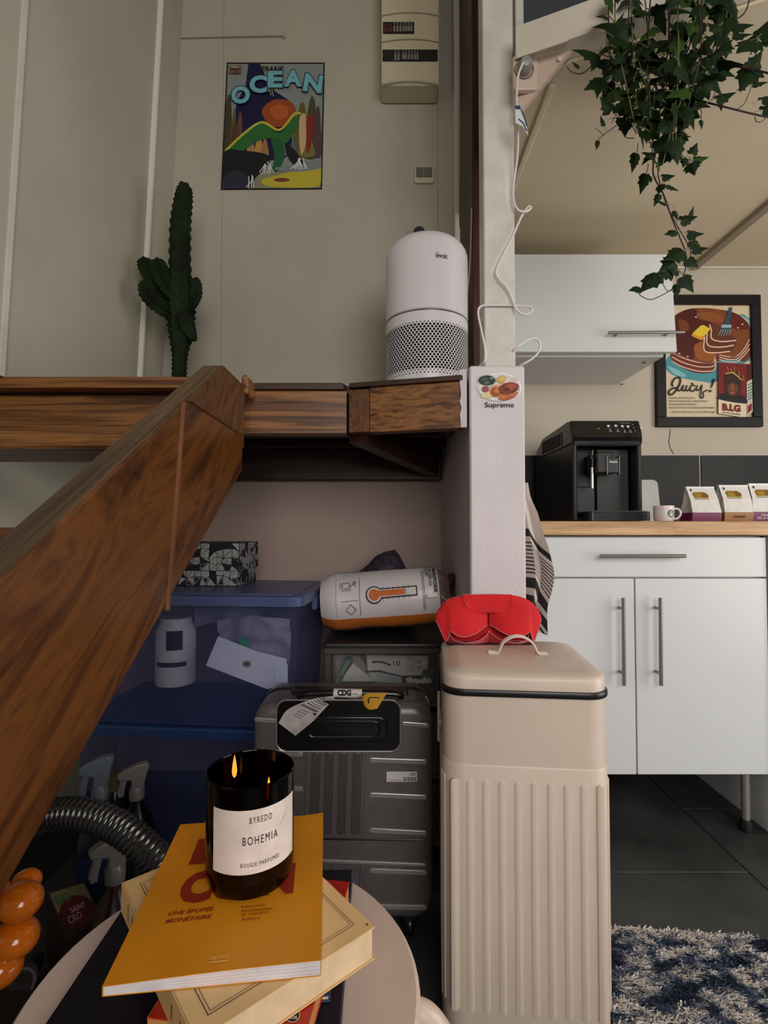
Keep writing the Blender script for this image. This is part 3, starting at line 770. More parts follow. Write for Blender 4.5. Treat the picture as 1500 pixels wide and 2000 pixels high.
# contents of the upper box
Mb = Matrix.Translation((ctr.x, ctr.y, zu)) @ Matrix.Rotation(rzb, 4, 'Z')
fy = -bd_ / 2 * 0.92
def inb(px, py, off=0.012):                # point just inside the box front
    Mi = Mb.inverted(); o = Mi @ Vector((0, 0, EYE)); d = Mi.to_3x3() @ ray(px, py)
    return Mb @ (o + d * ((fy + off - o.y) / d.y))
def card(name, pts, label, c, off=0.012, th=0.0025):
    P_ = [inb(x, y, off) for x, y in pts]; b = (Mb.to_3x3() @ Vector((0, th, 0)))
    n = len(P_)
    o = MB().add(P_ + [p + b for p in P_], [tuple(range(n))[::-1], tuple(n + i for i in range(n))] + [(i, (i + 1) % n, n + (i + 1) % n, n + i) for i in range(n)]).build(name, mat('paper_' + name, c, 0.6, var=0.03))
    return tag(o, label, 'card')
cw = card('white_card', [(426, 1243), (402, 1300), (522, 1346), (556, 1340), (560, 1287), (500, 1272)], 'large white card leaning inside the upper blue box', (236, 234, 240), 0.014)
m = Print(lambda x, y, d: inb(x, y, 0.0138 - d)); m.ell(482, 1297, 9, 7, (172, 150, 130), 18); m.ell(482, 1297, 5, 4, (110, 80, 56), 14); m.done('stain', cw)
card('label_slip', [(537, 1300), (537, 1334), (562, 1334), (562, 1297)], 'small white slip at the right of the white card in the upper blue box', (236, 238, 244), 0.009, 0.001)
m = MB()
def cloth_fn(u, v):
    x = 424 + (565 - 424) * u; y = 1200 + (1290 - 1200) * v + 24 * abs(u - 0.55)
    p = inb(x, y, 0.06); return p + Mb.to_3x3() @ Vector((0, 0.03 * sin(7 * u + 2 * v) * 0.5 + 0.02 * noise.noise(Vector((u * 4, v * 4, 0))), 0))
m.grid(cloth_fn, 24, 14)
tag(m.build('folded_cloth', mat('cloth_mauve', (150, 138, 150), 0.9, var=0.12, vscale=20)), 'mauve grey folded cloth behind the white card in the box', 'cloth')
m = MB()
def cloth2(u, v):
    x = 380 + 130 * u; y = 1185 + 40 * v - 10 * sin(pi * u)
    return inb(x, y, 0.10) + Mb.to_3x3() @ Vector((0, 0.015 * sin(9 * u), 0))
m.grid(cloth2, 18, 8); tag(m.build('folded_cloth', mat('cloth_grey', (120, 116, 128), 0.9, var=0.12, vscale=16)), 'grey folded cloth under the lid of the upper blue box', 'cloth')
gp_ = card('green_tag', [(462, 1248), (470, 1256), (464, 1258), (478, 1266), (492, 1262), (484, 1258), (490, 1250), (480, 1252), (474, 1244)], 'small green leaf shaped tag above the white card in the box', (30, 150, 90), 0.024, 0.001)
ja = inb(343, 1332, 0.075)
jar = thing('white_canister', 'pale canister with dark label inside the upper blue box', 'canister', ja)
rj = 0.052; hj = (inb(343, 1205, 0.075) - ja).z
MB().lathe([(0.001, 0), (rj, 0.0), (rj + .002, 0.01), (rj + .002, hj * .78), (rj * .8, hj * .93), (rj * .8, hj), (0.001, hj)], ja, 28).build('body', mat('canister_white', (208, 200, 196), 0.5), jar)
m = Print(lambda x, y, d: Vector((ja.x + (rj + .002 + d) * sin(x), ja.y - (rj + .002 + d) * cos(x), ja.z + y)))
f_ = lambda a0, a1, z0, z1: [m.add([m.mp(a0 + (a1 - a0) * k / 8, z, 0.0006) for z in (z0, z1) for k in range(9)], [(k, k + 1, 10 + k, 9 + k) for k in range(8)], m._mi((24, 24, 30)))]
f_(-0.1, 0.7, hj * .55, hj * .84); f_(-0.7, 0.9, hj * .30, hj * .37); m.done('label', jar)

# patterned box on the upper box
zq = zlid + 0.0022 + 0.0
pbw, pbd, pbh = 0.25, 0.17, 0.085
c_ = atY(470, 1128, 1.545); PX1 = c_.x
zpb = zu + (zlid - zu - 0.010) + 0.0118
pb = thing('patterned_box', 'black fabric box with a white triangle pattern on top of the blue boxes', 'box', (PX1 - pbw / 2, 1.545 + pbd / 2, zpb), radians(-4))
TB = mat('tri_black', (18, 18, 20), 0.8); TG = mat('tri_grey', (150, 150, 150), 0.8); TL = mat('tri_light', (200, 200, 198), 0.8)
def tri_face(m, o, u, v, nu, nv):
    rnd = random.Random(3); G = {}
    for i in range(nu + 1):
        for j in range(nv + 1):
            jx_ = 0 if i in (0, nu) else rnd.uniform(-.25, .25); jy = 0 if j in (0, nv) else rnd.uniform(-.25, .25)
            G[i, j] = o + u * ((i + jx_) / nu) + v * ((j + jy) / nv)
    nrm = u.cross(v).normalized() * 0.0007
    m.add([o, o + u, o + u + v, o + v], [(0, 1, 2, 3)], 0)
    for i in range(nu):
        for j in range(nv):
            a, b, c, d = G[i, j], G[i + 1, j], G[i + 1, j + 1], G[i, j + 1]
            ts = ((a, b, c), (a, c, d)) if rnd.random() < .5 else ((a, b, d), (b, c, d))
            for t in ts:
                if rnd.random() < 0.60:
                    g = (t[0] + t[1] + t[2]) / 3
                    m.add([g + (p - g) * 0.86 + nrm for p in t], [(0, 1, 2)], 2 if rnd.random() < .4 else 1)
                    m.add([g + (p - g) * 0.68 + nrm * 1.4 for p in t], [(0, 1, 2)], 1 if rnd.random() < .88 else 0)
def pat_box(nm, w_, d_, z0, z1, par):
    m = MB(); V3 = Vector
    nz = max(2, round((z1 - z0) / 0.022))
    tri_face(m, V3((-w_ / 2, -d_ / 2, z0)), V3((w_, 0, 0)), V3((0, 0, z1 - z0)), 11, nz)
    tri_face(m, V3((w_ / 2, -d_ / 2, z0)), V3((0, d_, 0)), V3((0, 0, z1 - z0)), 7, nz)
    tri_face(m, V3((-w_ / 2, d_ / 2, z0)), V3((0, -d_, 0)), V3((0, 0, z1 - z0)), 7, nz)
    tri_face(m, V3((w_ / 2, d_ / 2, z0)), V3((-w_, 0, 0)), V3((0, 0, z1 - z0)), 11, nz)
    tri_face(m, V3((-w_ / 2, -d_ / 2, z1)), V3((w_, 0, 0)), V3((0, d_, 0)), 11, 7)
    m.box((-w_ / 2 + .001, -d_ / 2 + .001, z0), (w_ / 2 - .001, d_ / 2 - .001, z1 - .001), 0, 0)
    m.build(nm, [TB, TG, TL], par, local=True)
pat_box('body', pbw, pbd, 0.001, pbh * 0.62, pb); pat_box('lid', pbw + 0.010, pbd + 0.010, pbh * 0.55, pbh * 1.52, pb)

# grey drawer tower
TWR = mat('tower_grey', (74, 68, 66), 0.4)
yt0 = 1.42; xt0, xt1 = atY(630, 1300, yt0).x, 0.178
ztw = atY(700, 1258, yt0).z
tw = thing('drawer_tower', 'grey plastic drawer tower with a clear drawer behind the suitcase', 'drawer tower', ((xt0 + xt1) / 2, yt0 + .15, 0))
TD = 0.31
MB().prism(rrect(xt1 - xt0, TD, 0.012, 4), topF(((xt0 + xt1) / 2, yt0 + TD / 2, ztw - 0.012)), 0.012, 0.004, 2).build('top', mat('tower_top', (38, 36, 37), 0.3), tw)
for (xa, ya) in ((xt0 + .004, yt0 + .004), (xt1 - .024, yt0 + .004), (xt0 + .004, yt0 + TD - .024), (xt1 - .024, yt0 + TD - .024)):
    MB().box((xa, ya, 0.0), (xa + 0.02, ya + 0.02, ztw - 0.02), 0.003).build('leg', TWR, tw)
for z in (0.03, 0.21, ztw - 0.165):
    MB().box((xt0 + .006, yt0 + .006, z - 0.012), (xt1 - .006, yt0 + TD - .006, z), 0.003).build('shelf', TWR, tw)
MB().box((xt0 + .002, yt0 - .002, ztw - 0.029), (xt1 - .002, yt0 + .008, ztw - 0.0115), 0.003).build('front_rail', TWR, tw)
CLR = clear('drawer_clear', (246, 246, 246), 1, rough=0.15, mix=0.10, coat=(170, 166, 166))
for z0, z1 in ((ztw - 0.16, ztw - 0.031), (0.215, ztw - 0.19), (0.035, 0.19)):
    m = MB(); xa, xb = xt0 + .027, xt1 - .027
    m.box((xa, yt0 + .004, z0), (xb, yt0 + .007, z1)); m.box((xa, yt0 + .007, z0), (xa + .003, yt0 + TD - .03, z1)); m.box((xb - .003, yt0 + .007, z0), (xb, yt0 + TD - .03, z1))
    m.box((xa, yt0 + .007, z0), (xb, yt0 + TD - .03, z0 + .003))
    d = m.build('drawer', CLR, tw)
    MB().box((xa + .03, yt0 - .004, z0 + .004), (xb - .03, yt0 + .005, z0 + .02), 0.003).build('handle', TWR, d)
zd = ztw - 0.157
def dw(x, y, Y): return atY(x, y, Y)
# things in the clear drawer
def slab(name, pts, Y, th, mt, label, cat='packet'):
    P_ = [dw(x, y, Y) for x, y in pts]; n = len(P_)
    o = MB().add(P_ + [p + Vector((0, th, 0)) for p in P_], [tuple(range(n)), tuple(n + i for i in range(n))[::-1]] + [(i, (i + 1) % n, n + (i + 1) % n, n + i) for i in range(n)]).build(name, mt)
    return tag(o, label, cat)
PAP = mat('paper_white', (216, 210, 210), 0.6, var=0.05, vscale=30)
TEAL = mat('teal_card', (84, 140, 122), 0.5); TEALD = mat('teal_dark', (40, 74, 66), 0.5)
gb = slab('card_box', [(686, 1291), (669, 1321), (660, 1318), (676, 1290)], 1.445, 0.05, TEAL, 'teal end of a card box tilted in the clear drawer', 'box')
slab('card_box', [(689, 1295), (731, 1331), (668, 1331), (671, 1322)], 1.444, 0.05, PAP, 'white face of the tilted card box beside its teal end in the clear drawer', 'box')
slab('paper_wad', [(652, 1276), (700, 1281), (716, 1300), (718, 1320), (656, 1335)], 1.52, 0.01, mat('paper_pale', (178, 170, 172), 0.7), 'crumpled pale paper at the back left of the clear drawer', 'paper')
pk = slab('paper_packet', [(716, 1279), (836, 1281), (834, 1318), (784, 1320), (718, 1310)], 1.475, 0.03, PAP, 'white printed packet lying in the clear drawer with black writing', 'packet')
m = Print(pxmap(1.4748))
m.line([(726, 1293), (745, 1293), (763, 1299)], 4, (30, 28, 30), 4); m.text('10', 768, 1300, 14, -9, (50, 46, 46), bold=.02)
for k in range(7): m.line([(795, 1284 + k * 4.2), (795 + 14 + 12 * ((k * 7) % 3) / 2, 1284.6 + k * 4.2)], 1.0, (120, 112, 112))
m.text('SB', 815, 1296, 8, -6, (90, 84, 84)); m.text('200', 815, 1305, 9, -5, (90, 84, 84)); m.done('writing', pk)
slab('pouch', [(718, 1312), (744, 1311), (784, 1322), (785, 1334), (732, 1332)], 1.462, 0.02, mat('pouch_pale', (190, 200, 200), 0.4, var=0.08, vscale=40), 'pale crinkled pouch with a black seam in the clear drawer', 'pouch')
slab('pouch_seam', [(712, 1311), (740, 1309), (784, 1320), (784, 1322.5), (740, 1312.5), (712, 1313.5)], 1.4605, 0.001, BLACK, 'black seam strip above the pale pouch in the drawer', 'strip')
slab('green_wallet', [(827, 1308), (846, 1308), (846, 1336), (822, 1332)], 1.465, 0.02, TEALD, 'dark green wallet at the right end of the clear drawer', 'wallet')
for k in range(5):
    x = 792 + k * 9; slab('paper_scrap', [(x, 1326 + (k % 2) * 4), (x + 12, 1322 + (k % 3) * 3), (x + 16, 1331), (x + 4, 1336)], 1.452 + .002 * k, 0.003, PAP, ('first', 'second', 'third', 'fourth', 'last')[k] + ' of five crumpled paper scraps, counted from the left, low in the clear drawer', 'paper')
    bpy.context.scene.collection.objects[-1]['group'] = 'paper scraps in the clear drawer'

# duvet in its bag on the tower
A_ = Vector((-0.183, 1.56, 0.663)); B_ = Vector((0.196, 1.55, 0.690)); RD = 0.086
ax = (B_ - A_).normalized(); LD = (B_ - A_).length; upv = Vector((0, 0, 1)); upv = (upv - ax * upv.dot(ax)).normalized(); fw = ax.cross(upv) * 1
fw = -Vector((0, 1, 0)); fw = (fw - ax * fw.dot(ax)).normalized()
def dsurf(s, t, d=0.0):                   # t: angle from the front, positive up
    r = RD
    e = min(s / LD, 1 - s / LD)
    if s < 0.05: r *= 0.80 + 0.20 * sin(pi / 2 * max(0, s) / 0.05)
    if s > LD - 0.05: r *= 0.62 + 0.38 * sin(pi / 2 * max(0, LD - s) / 0.05)
    r *= 1 + 0.030 * noise.noise(Vector((s * 14, t * 1.4, 3))) + 0.010 * noise.noise(Vector((s * 60, t * 5, 1)))
    return A_ + ax * s + (fw * cos(t) + upv * sin(t)) * (r + d)
du = thing('duvet_bag', 'rolled duvet in a clear bag with a white label showing a thermometer', 'duvet', (A_ + B_) / 2 - Vector((0, 0, RD)))
m = MB()
def dm(u, v):
    t = -pi + 2 * pi * v; s = u * LD
    if s > LD - 0.030: return 2
    return 1 if -1.0 < t < -0.46 else (0 if -0.46 <= t < 1.45 else 2)
m.grid(lambda u, v: dsurf(u * LD, -pi + 2 * pi * v), 34, 64, mfn=dm)
n0 = len(m.v)
for s in (0.0, LD):
    m.add([dsurf(s, 2 * pi * k / 20) for k in range(20)], [tuple(range(20))], 0 if s == 0 else 2)
m.build('bag', [mat('label_white', (214, 206, 206), 0.35, var=0.02, vscale=10), mat('label_orange', (196, 108, 44), 0.4, var=0.06), mat('bag_plastic', (104, 84, 78), 0.2, var=0.3, vscale=22, bump=0.3, bscale=40)], du)
m = MB().tube(bez([tuple(B_ + ax * -0.01), tuple(B_ + ax * 0.006 + upv * 0.03 + fw * 0.02), tuple(B_ + ax * 0.012 + upv * 0.062 + fw * 0.03)], 5), [0.012 + 0.002 * (k % 2) for k in range(11)], 8)
m.build('bag_neck', mat('bag_plastic_dark', (64, 36, 28), 0.15, bump=0.4, bscale=60), du)
MB().tube(bez([tuple(dsurf(LD - .03, 0.1, .002)), tuple(dsurf(LD - 0.012, -0.15, 0.010)), tuple(dsurf(LD - 0.004, -0.5, .012))], 5), 0.0012, 5).build('string', mat('string_white', (200, 196, 190), 0.7), du)
m = Print(lambda x, y, d: dsurf(x, y / RD, 0.0028 + d), .0004, .00025)
K = (34, 30, 32); OR = (200, 104, 34); LW = (214, 206, 206)
sx = lambda px: LD * (px - 622) / (877 - 622)
ty = lambda py: RD * (0.98 - 1.44 * (py - 1128) / (1205 - 1128))
q = lambda x, y: (sx(x), ty(y - (1 - (x - 617) / 251.0) * 8 + 4))
def bar(x0, y0, x1, y1, c, n=8):                 # curved strip between two slanting edges, in label pixels
    d = m._up(); V = []
    for k in range(n + 1):
        x = x0 + (x1 - x0) * k / n; V += [m.mp(*q(x, y0 - (x - x0) * .05), d), m.mp(*q(x, (y0 + y1) / 2 - (x - x0) * .05), d), m.mp(*q(x, y1 - (x - x0) * .05), d)]
    m.add(V, [f for k in range(n) for f in ((3 * k, 3 * k + 1, 3 * k + 4, 3 * k + 3), (3 * k + 1, 3 * k + 2, 3 * k + 5, 3 * k + 4))], m._mi(c))
def disc(x, y, r, c, n=20):
    d = m._up(); V = [m.mp(*q(x, y), d)]
    for f in (.5, 1): V += [m.mp(*q(x + r * f * cos(2 * pi * k / n), y + r * f * .92 * sin(2 * pi * k / n)), d) for k in range(n)]
    F = [(0, 1 + k, 1 + (k + 1) % n) for k in range(n)] + [(1 + k, 1 + n + k, 1 + n + (k + 1) % n, 1 + (k + 1) % n) for k in range(n)]
    m.add(V, F, m._mi(c))
def ln(pts, w_, c=K):
    P_ = []
    for (a, b) in zip(pts, pts[1:]): P_ += [q(a[0] + (b[0] - a[0]) * k / 6, a[1] + (b[1] - a[1]) * k / 6) for k in range(6)]
    m.line(P_ + [q(*pts[-1])], w_, c)
for x, y0, y1 in ((655, 1128, 1205), (701, 1130, 1200), (823, 1118, 1195), (826, 1118, 1195)): ln([(x, y0), (x, y1)], .0011 if x > 660 else .0006)
ln([(665, 1176), (698, 1174)], .0011)
ln([(683, 1181), (693, 1190), (683, 1199), (673, 1190), (683, 1181)], .0014)
ln([(664, 1141), (664, 1155)], .0012); ln([(668, 1143), (668, 1153), (682, 1153), (682, 1143), (668, 1143)], .0014); ln([(666, 1157), (686, 1156)], .0012)
ln([(682, 1152), (688, 1146), (695, 1149)], .0016); disc(692, 1142, 3.2, K, 12); disc(692, 1142, 1.9, LW, 12)
disc(729, 1166, 16, K); bar(729, 1156, 812, 1173, K); disc(729, 1166, 13.6, LW); bar(729, 1158.2, 809.6, 1170.8, LW)
disc(729, 1166, 10.5, OR); bar(729, 1159.6, 788, 1169.4, OR)
for k in range(6): ln([(746 + 10 * k, 1153 - k * .5), (746 + 10 * k, 1160 - k * .5)], .0009); ln([(746 + 10 * k, 1169.5 - k * .5), (746 + 10 * k, 1176 - k * .5)], .0009)
ln([(790, 1154.6), (790, 1168)], .0010)
def vtext(t, px, py0, py1, hpx, bold):            # text running downward along the roll
    V, F = text_mesh(t, 0, bold); d = m._up()
    m.add([m.mp(*q(px + b * hpx, py0 + a * (py1 - py0)), d) for a, b in V], F, m._mi(K))
vtext('SMÅSPORRE', 844, 1116, 1170, 9, 0.03); vtext('150x200 cm', 836, 1116, 1154, 6, 0.015); vtext('59x79"', 829, 1116, 1138, 6, 0.015)
bar(830, 1166, 850, 1173, (238, 232, 226), 3); m.done('print', du)
# dark fabric bundle on the roll's far side
m = MB()
bc = Vector((0.0, 1.735, 0.70))
def bun(u, v):
    a = 2 * pi * u; t = pi * v
    x = bc.x - 0.03 + 0.155 * cos(a) * sin(t) + 0.02 * noise.noise(Vector((cos(a) * 2, sin(a) * 2, v * 3)))
    z = 0.575 + (0.155 + 0.090 * math.exp(-((x - 0.035) / (0.095 if x < .035 else .042)) ** 2)) * (1 - cos(t)) / 2 * (1.0 if v < .999 else 1) + 0.010 * noise.noise(Vector((x * 25, a, 2)))
    return Vector((x, bc.y + 0.075 * sin(a) * sin(t) + 0.01 * noise.noise(Vector((x * 20, v * 6, 5))), z))
m.grid(bun, 40, 26, cu=True)
bt = mat('bundle_cloth', (46, 34, 46), 0.85, var=0.7, vscale=42, bump=0.5, bscale=60)
tag(m.build('cloth_bundle', bt), 'dark purple and olive mottled cloth bundle behind the duvet bag', 'cloth')

# ------------------------------------------------------------------ dim things left of the boxes
def spray(name, label, x, y, h, bodyc, labc, headc, rz, group):
    t = thing(name, label, 'spray bottle', (x, y, 0.0), rz, group)
    r = 0.042
    MB().lathe([(0.001, 0.001), (r, 0.001), (r + .002, 0.01), (r + .002, h * .50), (r * .8, h * .60), (r * .36, h * .70), (r * .34, h * .76), (0.001, h * .76)], n=24).build('bottle', mat('bottle_' + name + str(bodyc[0]), bodyc, 0.25), t, local=True)
    m = MB(); R2 = r + .0028
    m.lathe([(R2, h * .10), (R2, h * .46)], n=24); m.build('label', mat('lab%d_%d' % (labc[0], labc[1]), labc, 0.4), t, local=True)
    MB().lathe([(0.001, h * .74), (0.017, h * .74), (0.018, h * .80), (0.013, h * .83), (0.001, h * .83)], n=18).build('collar', mat('hd%d' % headc[0], headc, 0.4), t, local=True)
    prof = [(0.016, h * .81), (-0.012, h * .81), (-0.012, h * .88), (-0.040, h * .895), (-0.043, h * .93), (-0.030, h * .955), (0.000, h * .99), (0.022, h), (0.028, h * .97), (0.022, h * .91), (0.018, h * .86)]
    MB().prism(prof, Frame((0, 0.011, 0), (1, 0, 0), (0, 0, 1)), 0.022, 0.004, 2, both=True).build('head', mat('hd%d' % headc[0], headc, 0.4), t, local=True)
    MB().prism([(-0.020, h * .895), (-0.034, h * .895), (-0.043, h * .80), (-0.038, h * .765), (-0.028, h * .77), (-0.026, h * .82)], Frame((0, 0.007, 0), (1, 0, 0), (0, 0, 1)), 0.014, 0.002, both=True).build('trigger', mat('hd%d' % headc[0], headc, 0.4), t, local=True)
    return t
hp = atY(268, 1492, 1.25)
spray('spray_bottle', 'spray bottle with grey trigger head and red label above the black hose', hp.x, 1.25, hp.z + 0.004, (18, 16, 18), (150, 32, 26), (128, 121, 119), radians(20), None)
hp = atY(196, 1478, 1.172)
spray('spray_bottle', 'spray bottle with blue and white trigger head half hidden by the stair board', hp.x, 1.172, hp.z + 0.004, (20, 26, 40), (28, 40, 74), (100, 108, 120), radians(10), None)
hp = atY(226, 1628, 0.95)
spray('spray_bottle', 'small dark spray bottle with pale trigger below the black hose', hp.x, 0.95, hp.z + .004, (40, 14, 12), (104, 20, 18), (90, 86, 82), radians(30), None)
hp = atY(262, 1690, 1.06)
rbt = thing('red_bottle', 'red bottle with a dark cap beneath the black hose', 'bottle', (hp.x, 1.06, 0))
MB().lathe([(.001, .001), (.045, .001), (.047, .012), (.047, hp.z - .045), (.02, hp.z - .015), (.001, hp.z - .015)], (hp.x, 1.06, 0), 24).build('body', mat('red_plastic', (150, 24, 18), 0.3), rbt)
MB().lathe([(.001, hp.z - .016), (.021, hp.z - .016), (.021, hp.z + .012), (.001, hp.z + .014)], (hp.x, 1.06, 0), 20).build('cap', BLACK, rbt)
hp = atY(228, 1506, 1.30)
jr = thing('cleaning_bottle', 'dark bottle with ribbed yellowish cap between the two spray bottles', 'bottle', (hp.x, 1.295, 0))
MB().lathe([(.001, .001), (.034, .001), (.034, hp.z - .06), (.02, hp.z - .035), (.001, hp.z - .035)], (hp.x, 1.295, 0), 20).build('body', mat('dark_bottle', (26, 24, 16), 0.2), jr)
MB().lathe([(.001, hp.z - .04)] + [(.022 + .0012 * (k % 2), hp.z - .04 + .036 * k / 12) for k in range(13)] + [(.001, hp.z - .004)], (hp.x, 1.295, 0), 20).build('cap', mat('cap_olive', (92, 86, 52), 0.5), jr)

# corrugated hose
hpts = [atY(x, y, Y) for x, y, Y in ((20, 1640, 0.90), (70, 1604, 0.89), (110, 1590, 0.88), (165, 1591, 0.87), (225, 1612, 0.86), (275, 1648, 0.85), (318, 1690, 0.85), (345, 1745, 0.86), (352, 1810, 0.88))]
hpts = [Vector((hpts[0].x - 0.10, 0.93, 0.16)), Vector((hpts[0].x - 0.13, 0.95, 0.03))][::-1] + hpts + [Vector((hpts[-1].x + .005, 0.90, 0.10)), Vector((hpts[-1].x - .02, 0.94, 0.028))]
C_ = bez(hpts, 40); 
acc = [0]
for i in range(1, len(C_)): acc.append(acc[-1] + (C_[i] - C_[i - 1]).length)
nst = int(acc[-1] / 0.0022); pts = []; j = 0
for k in range(nst):
    s = acc[-1] * k / (nst - 1)
    while j < len(acc) - 2 and acc[j + 1] < s: j += 1
    t = (s - acc[j]) / max(1e-9, acc[j + 1] - acc[j]); pts.append(C_[j].lerp(C_[j + 1], t))
rr = [0.0232 + 0.0030 * (0, 0.8, 1, 0.2)[k % 4] for k in range(nst)]
ho = MB().tube(pts, rr, 18).build('vacuum_hose', mat('hose_black', (34, 33, 33), 0.22, spec=0.9)); tag(ho, 'black corrugated vacuum hose arching behind the books', 'hose')
# floor wand pipe
wp = [atZ(x, y, z) for x, y, z in ((4, 1985, 0.16), (38, 1925, 0.11), (56, 1897, 0.05), (66, 1880, 0.021))]
wd = thing('vacuum_wand', 'dim grey vacuum pipe sloping down beside the round table', 'pipe', (wp[-1].x, wp[-1].y, 0))
wq = [wp[0] + (wp[0] - wp[1]) * .8] + wp
MB().tube(bez([tuple(p) for p in wq], 6), 0.019, 12).build('pipe', mat('pipe_grey', (64, 58, 62), 0.3), wd)
MB().tube([wp[1] + (wp[2] - wp[1]) * .1, wp[1] + (wp[2] - wp[1]) * .45], 0.0225, 12).build('collar', mat('collar_grey', (112, 104, 108), 0.3), wd)
# carton on the floor
cz = 0.13
cc = [atZ(x, y, cz) for x, y in ((92, 1743), (165, 1722), (200, 1790), (130, 1835))]
ct = thing('food_carton', 'dim food carton with green and dark red print on the floor behind the table', 'carton', ((cc[0] + cc[2]) / 2 - Vector((0, 0, cz))))
MB().add(cc + [Vector((p.x, p.y, 0.001)) for p in cc], [(0, 3, 2, 1), (4, 5, 6, 7), (0, 1, 5, 4), (1, 2, 6, 5), (2, 3, 7, 6), (3, 0, 4, 7)]).build('box', mat('carton_dark', (52, 30, 30), 0.6), ct)
def cmap(u, v, d):
    a = cc[0].lerp(cc[1], u); b = cc[3].lerp(cc[2], u); return a.lerp(b, v) + Vector((0, 0, d))
m = Print(cmap)
m.rect(0.04, 0.04, 0.96, 0.5, (120, 116, 84)); m.ell(0.5, 0.62, 0.44, 0.36, (86, 26, 30), 24)
m.text('BIO', 0.1, 0.34, 0.4, -0.2, (60, 110, 50), bold=.03); m.text('SAINT', 0.34, 0.62, 0.42, -0.13, (190, 150, 150), bold=.01); m.text('CRO', 0.2, 0.8, 0.36, -0.15, (190, 150, 150), bold=.01)
m.done('print', ct)
# orange bubble vase on a dark crate
cz0 = 0.31
vc = atZ(-25, 1850, 0.40); vc.z = cz0
cr = thing('dark_crate', 'black crate in the shade under the stair carrying the orange vase', 'crate', (vc.x - .02, vc.y + .02, 0))
MB().box((vc.x - .10, vc.y - .08, 0.001), (vc.x + .045, vc.y + .055, cz0 - .002), 0.006).build('body', mat('crate_black', (14, 13, 14), 0.7), cr)
va = thing('bubble_vase', 'glossy orange vase of stacked rounded bubbles under the stair edge', 'vase', vc)
OG = mat('orange_glaze', (214, 108, 14), 0.16, var=0.06, vscale=6, coat=0.5)
mm = MB(); first = True
for (x, y, r_, Yo) in ((52, 1722, 25, .03), (40, 1760, 38, 0), (30, 1832, 40, 0), (0, 1890, 38, -.01)):
    Y = vc.y + Yo; c = atY(x, y, Y); r = r_ / 1000 * Y
    bb = MB().ball(c, r * 1.0, 22, 14, sc=(1.05, 1.0, 0.86)); bb.build('bubble', OG, va)
for k, z in enumerate((0.345, 0.385, 0.425, 0.47)):
    for j in range(4):
        a = radians(110 + 55 * j + 25 * (k % 2)); c = Vector((vc.x - .024 + 0.036 * cos(a), vc.y + .01 + 0.036 * sin(a), z))
        MB().ball(c, 0.027, 18, 12, sc=(1.05, 1.0, 0.86)).build('bubble', OG, va)
MB().lathe([(0.001, 0.0), (0.022, 0.0), (0.022, 0.03), (0.02, 0.1), (0.015, 0.16), (0.001, 0.165)], vc - Vector((.024, -.01, 0)), 24).build('core', OG, va)

# ------------------------------------------------------------------ kitchen
YF = 1.50          # door fronts of the base cabinet
YW = 1.485         # worktop front edge
ZW = atY(1300, 1018, YW).z
zY = lambda y, Y: atY(1240, y, Y).z
xY = lambda x, Y: atY(x, 1100, Y).x
HAND = mat('handle_steel', (138, 134, 130), 0.34, metal=0.75)
def bar_handle(name, a, b, out, par, r=0.0055, posts=(0.14, 0.86)):
    """bar with two posts; a, b are points on the front plane, out = distance in front"""
    o = Vector((0, -out, 0)); m = MB()
    m.tube([a + o, b + o], r, 12)
    for t in posts:
        p = a.lerp(b, t); m.tube([p, p + o], r * .8, 8)
    return m.build(name, HAND, par)
kx0, kx1, kxm = 0.362, xY(1497, YF), xY(1239, YF)
kc = thing('base_cabinet', 'white kitchen base cabinet with one drawer above two doors', 'cabinet', ((kx0 + kx1) / 2, 1.8, 0))
zd0, zd1 = zY(1127, YF), zY(1050, YF)
zo0, zo1 = zY(1513, YF), zY(1130, YF)
MB().box((kx0 + .002, YF + .020, zo0 + .004), (kx1 - .002, 2.12, ZW - .044), 0.001).build('carcass', WHITE, kc)
dr_ = MB().box((kx0, YF, zd0), (kx1, YF + .018, zd1), 0.0015).build('drawer', WHITE, kc)
bar_handle('handle', atY(1164, 1085, YF), atY(1328, 1085, YF), 0.028, dr_, posts=(0.13, 0.87))
for (xa, xb, hx) in ((kx0, kxm - .0018, 1210), (kxm + .0018, kx1, 1281)):
    d_ = MB().box((xa, YF, zo0), (xb, YF + .018, zo1), 0.0015).build('door', WHITE, kc)
    bar_handle('handle', atY(hx, 1333, YF), atY(hx - 1, 1165, YF), 0.028, d_, posts=(0.13, 0.87))
for (x, y) in ((atY(1456, 1560, 1.535).x, 1.535), (atY(1456, 1560, 1.535).x, 2.05), (kx0 + .06, 1.56), (kx0 + .06, 2.05)):
    l = MB().tube([(x, y, 0.030), (x, y, zo0 + .006)], 0.0115, 14).build('leg', mat('leg_steel', (176, 172, 168), .3, metal=.7), kc)
    MB().lathe([(0.001, 0.0), (0.019, 0.0), (0.019, 0.012), (0.013, 0.034), (0.001, 0.034)], (x, y, 0), 14).build('foot', BLACK, l)
ep = MB().box((kx1 + .006, 1.49, 0.0), (kx1 + .024, 2.15, ZW - .042), 0.001).build('end_panel', WHITE)
tag(ep, 'white end panel reaching the floor at the right of the base cabinet', 'panel')
wt = MB().box((0.3465, YW, ZW - .041), (2.1, 2.188, ZW), 0.003).build('worktop', OAK); tag(wt, 'light oak worktop over the white base cabinet', 'worktop')

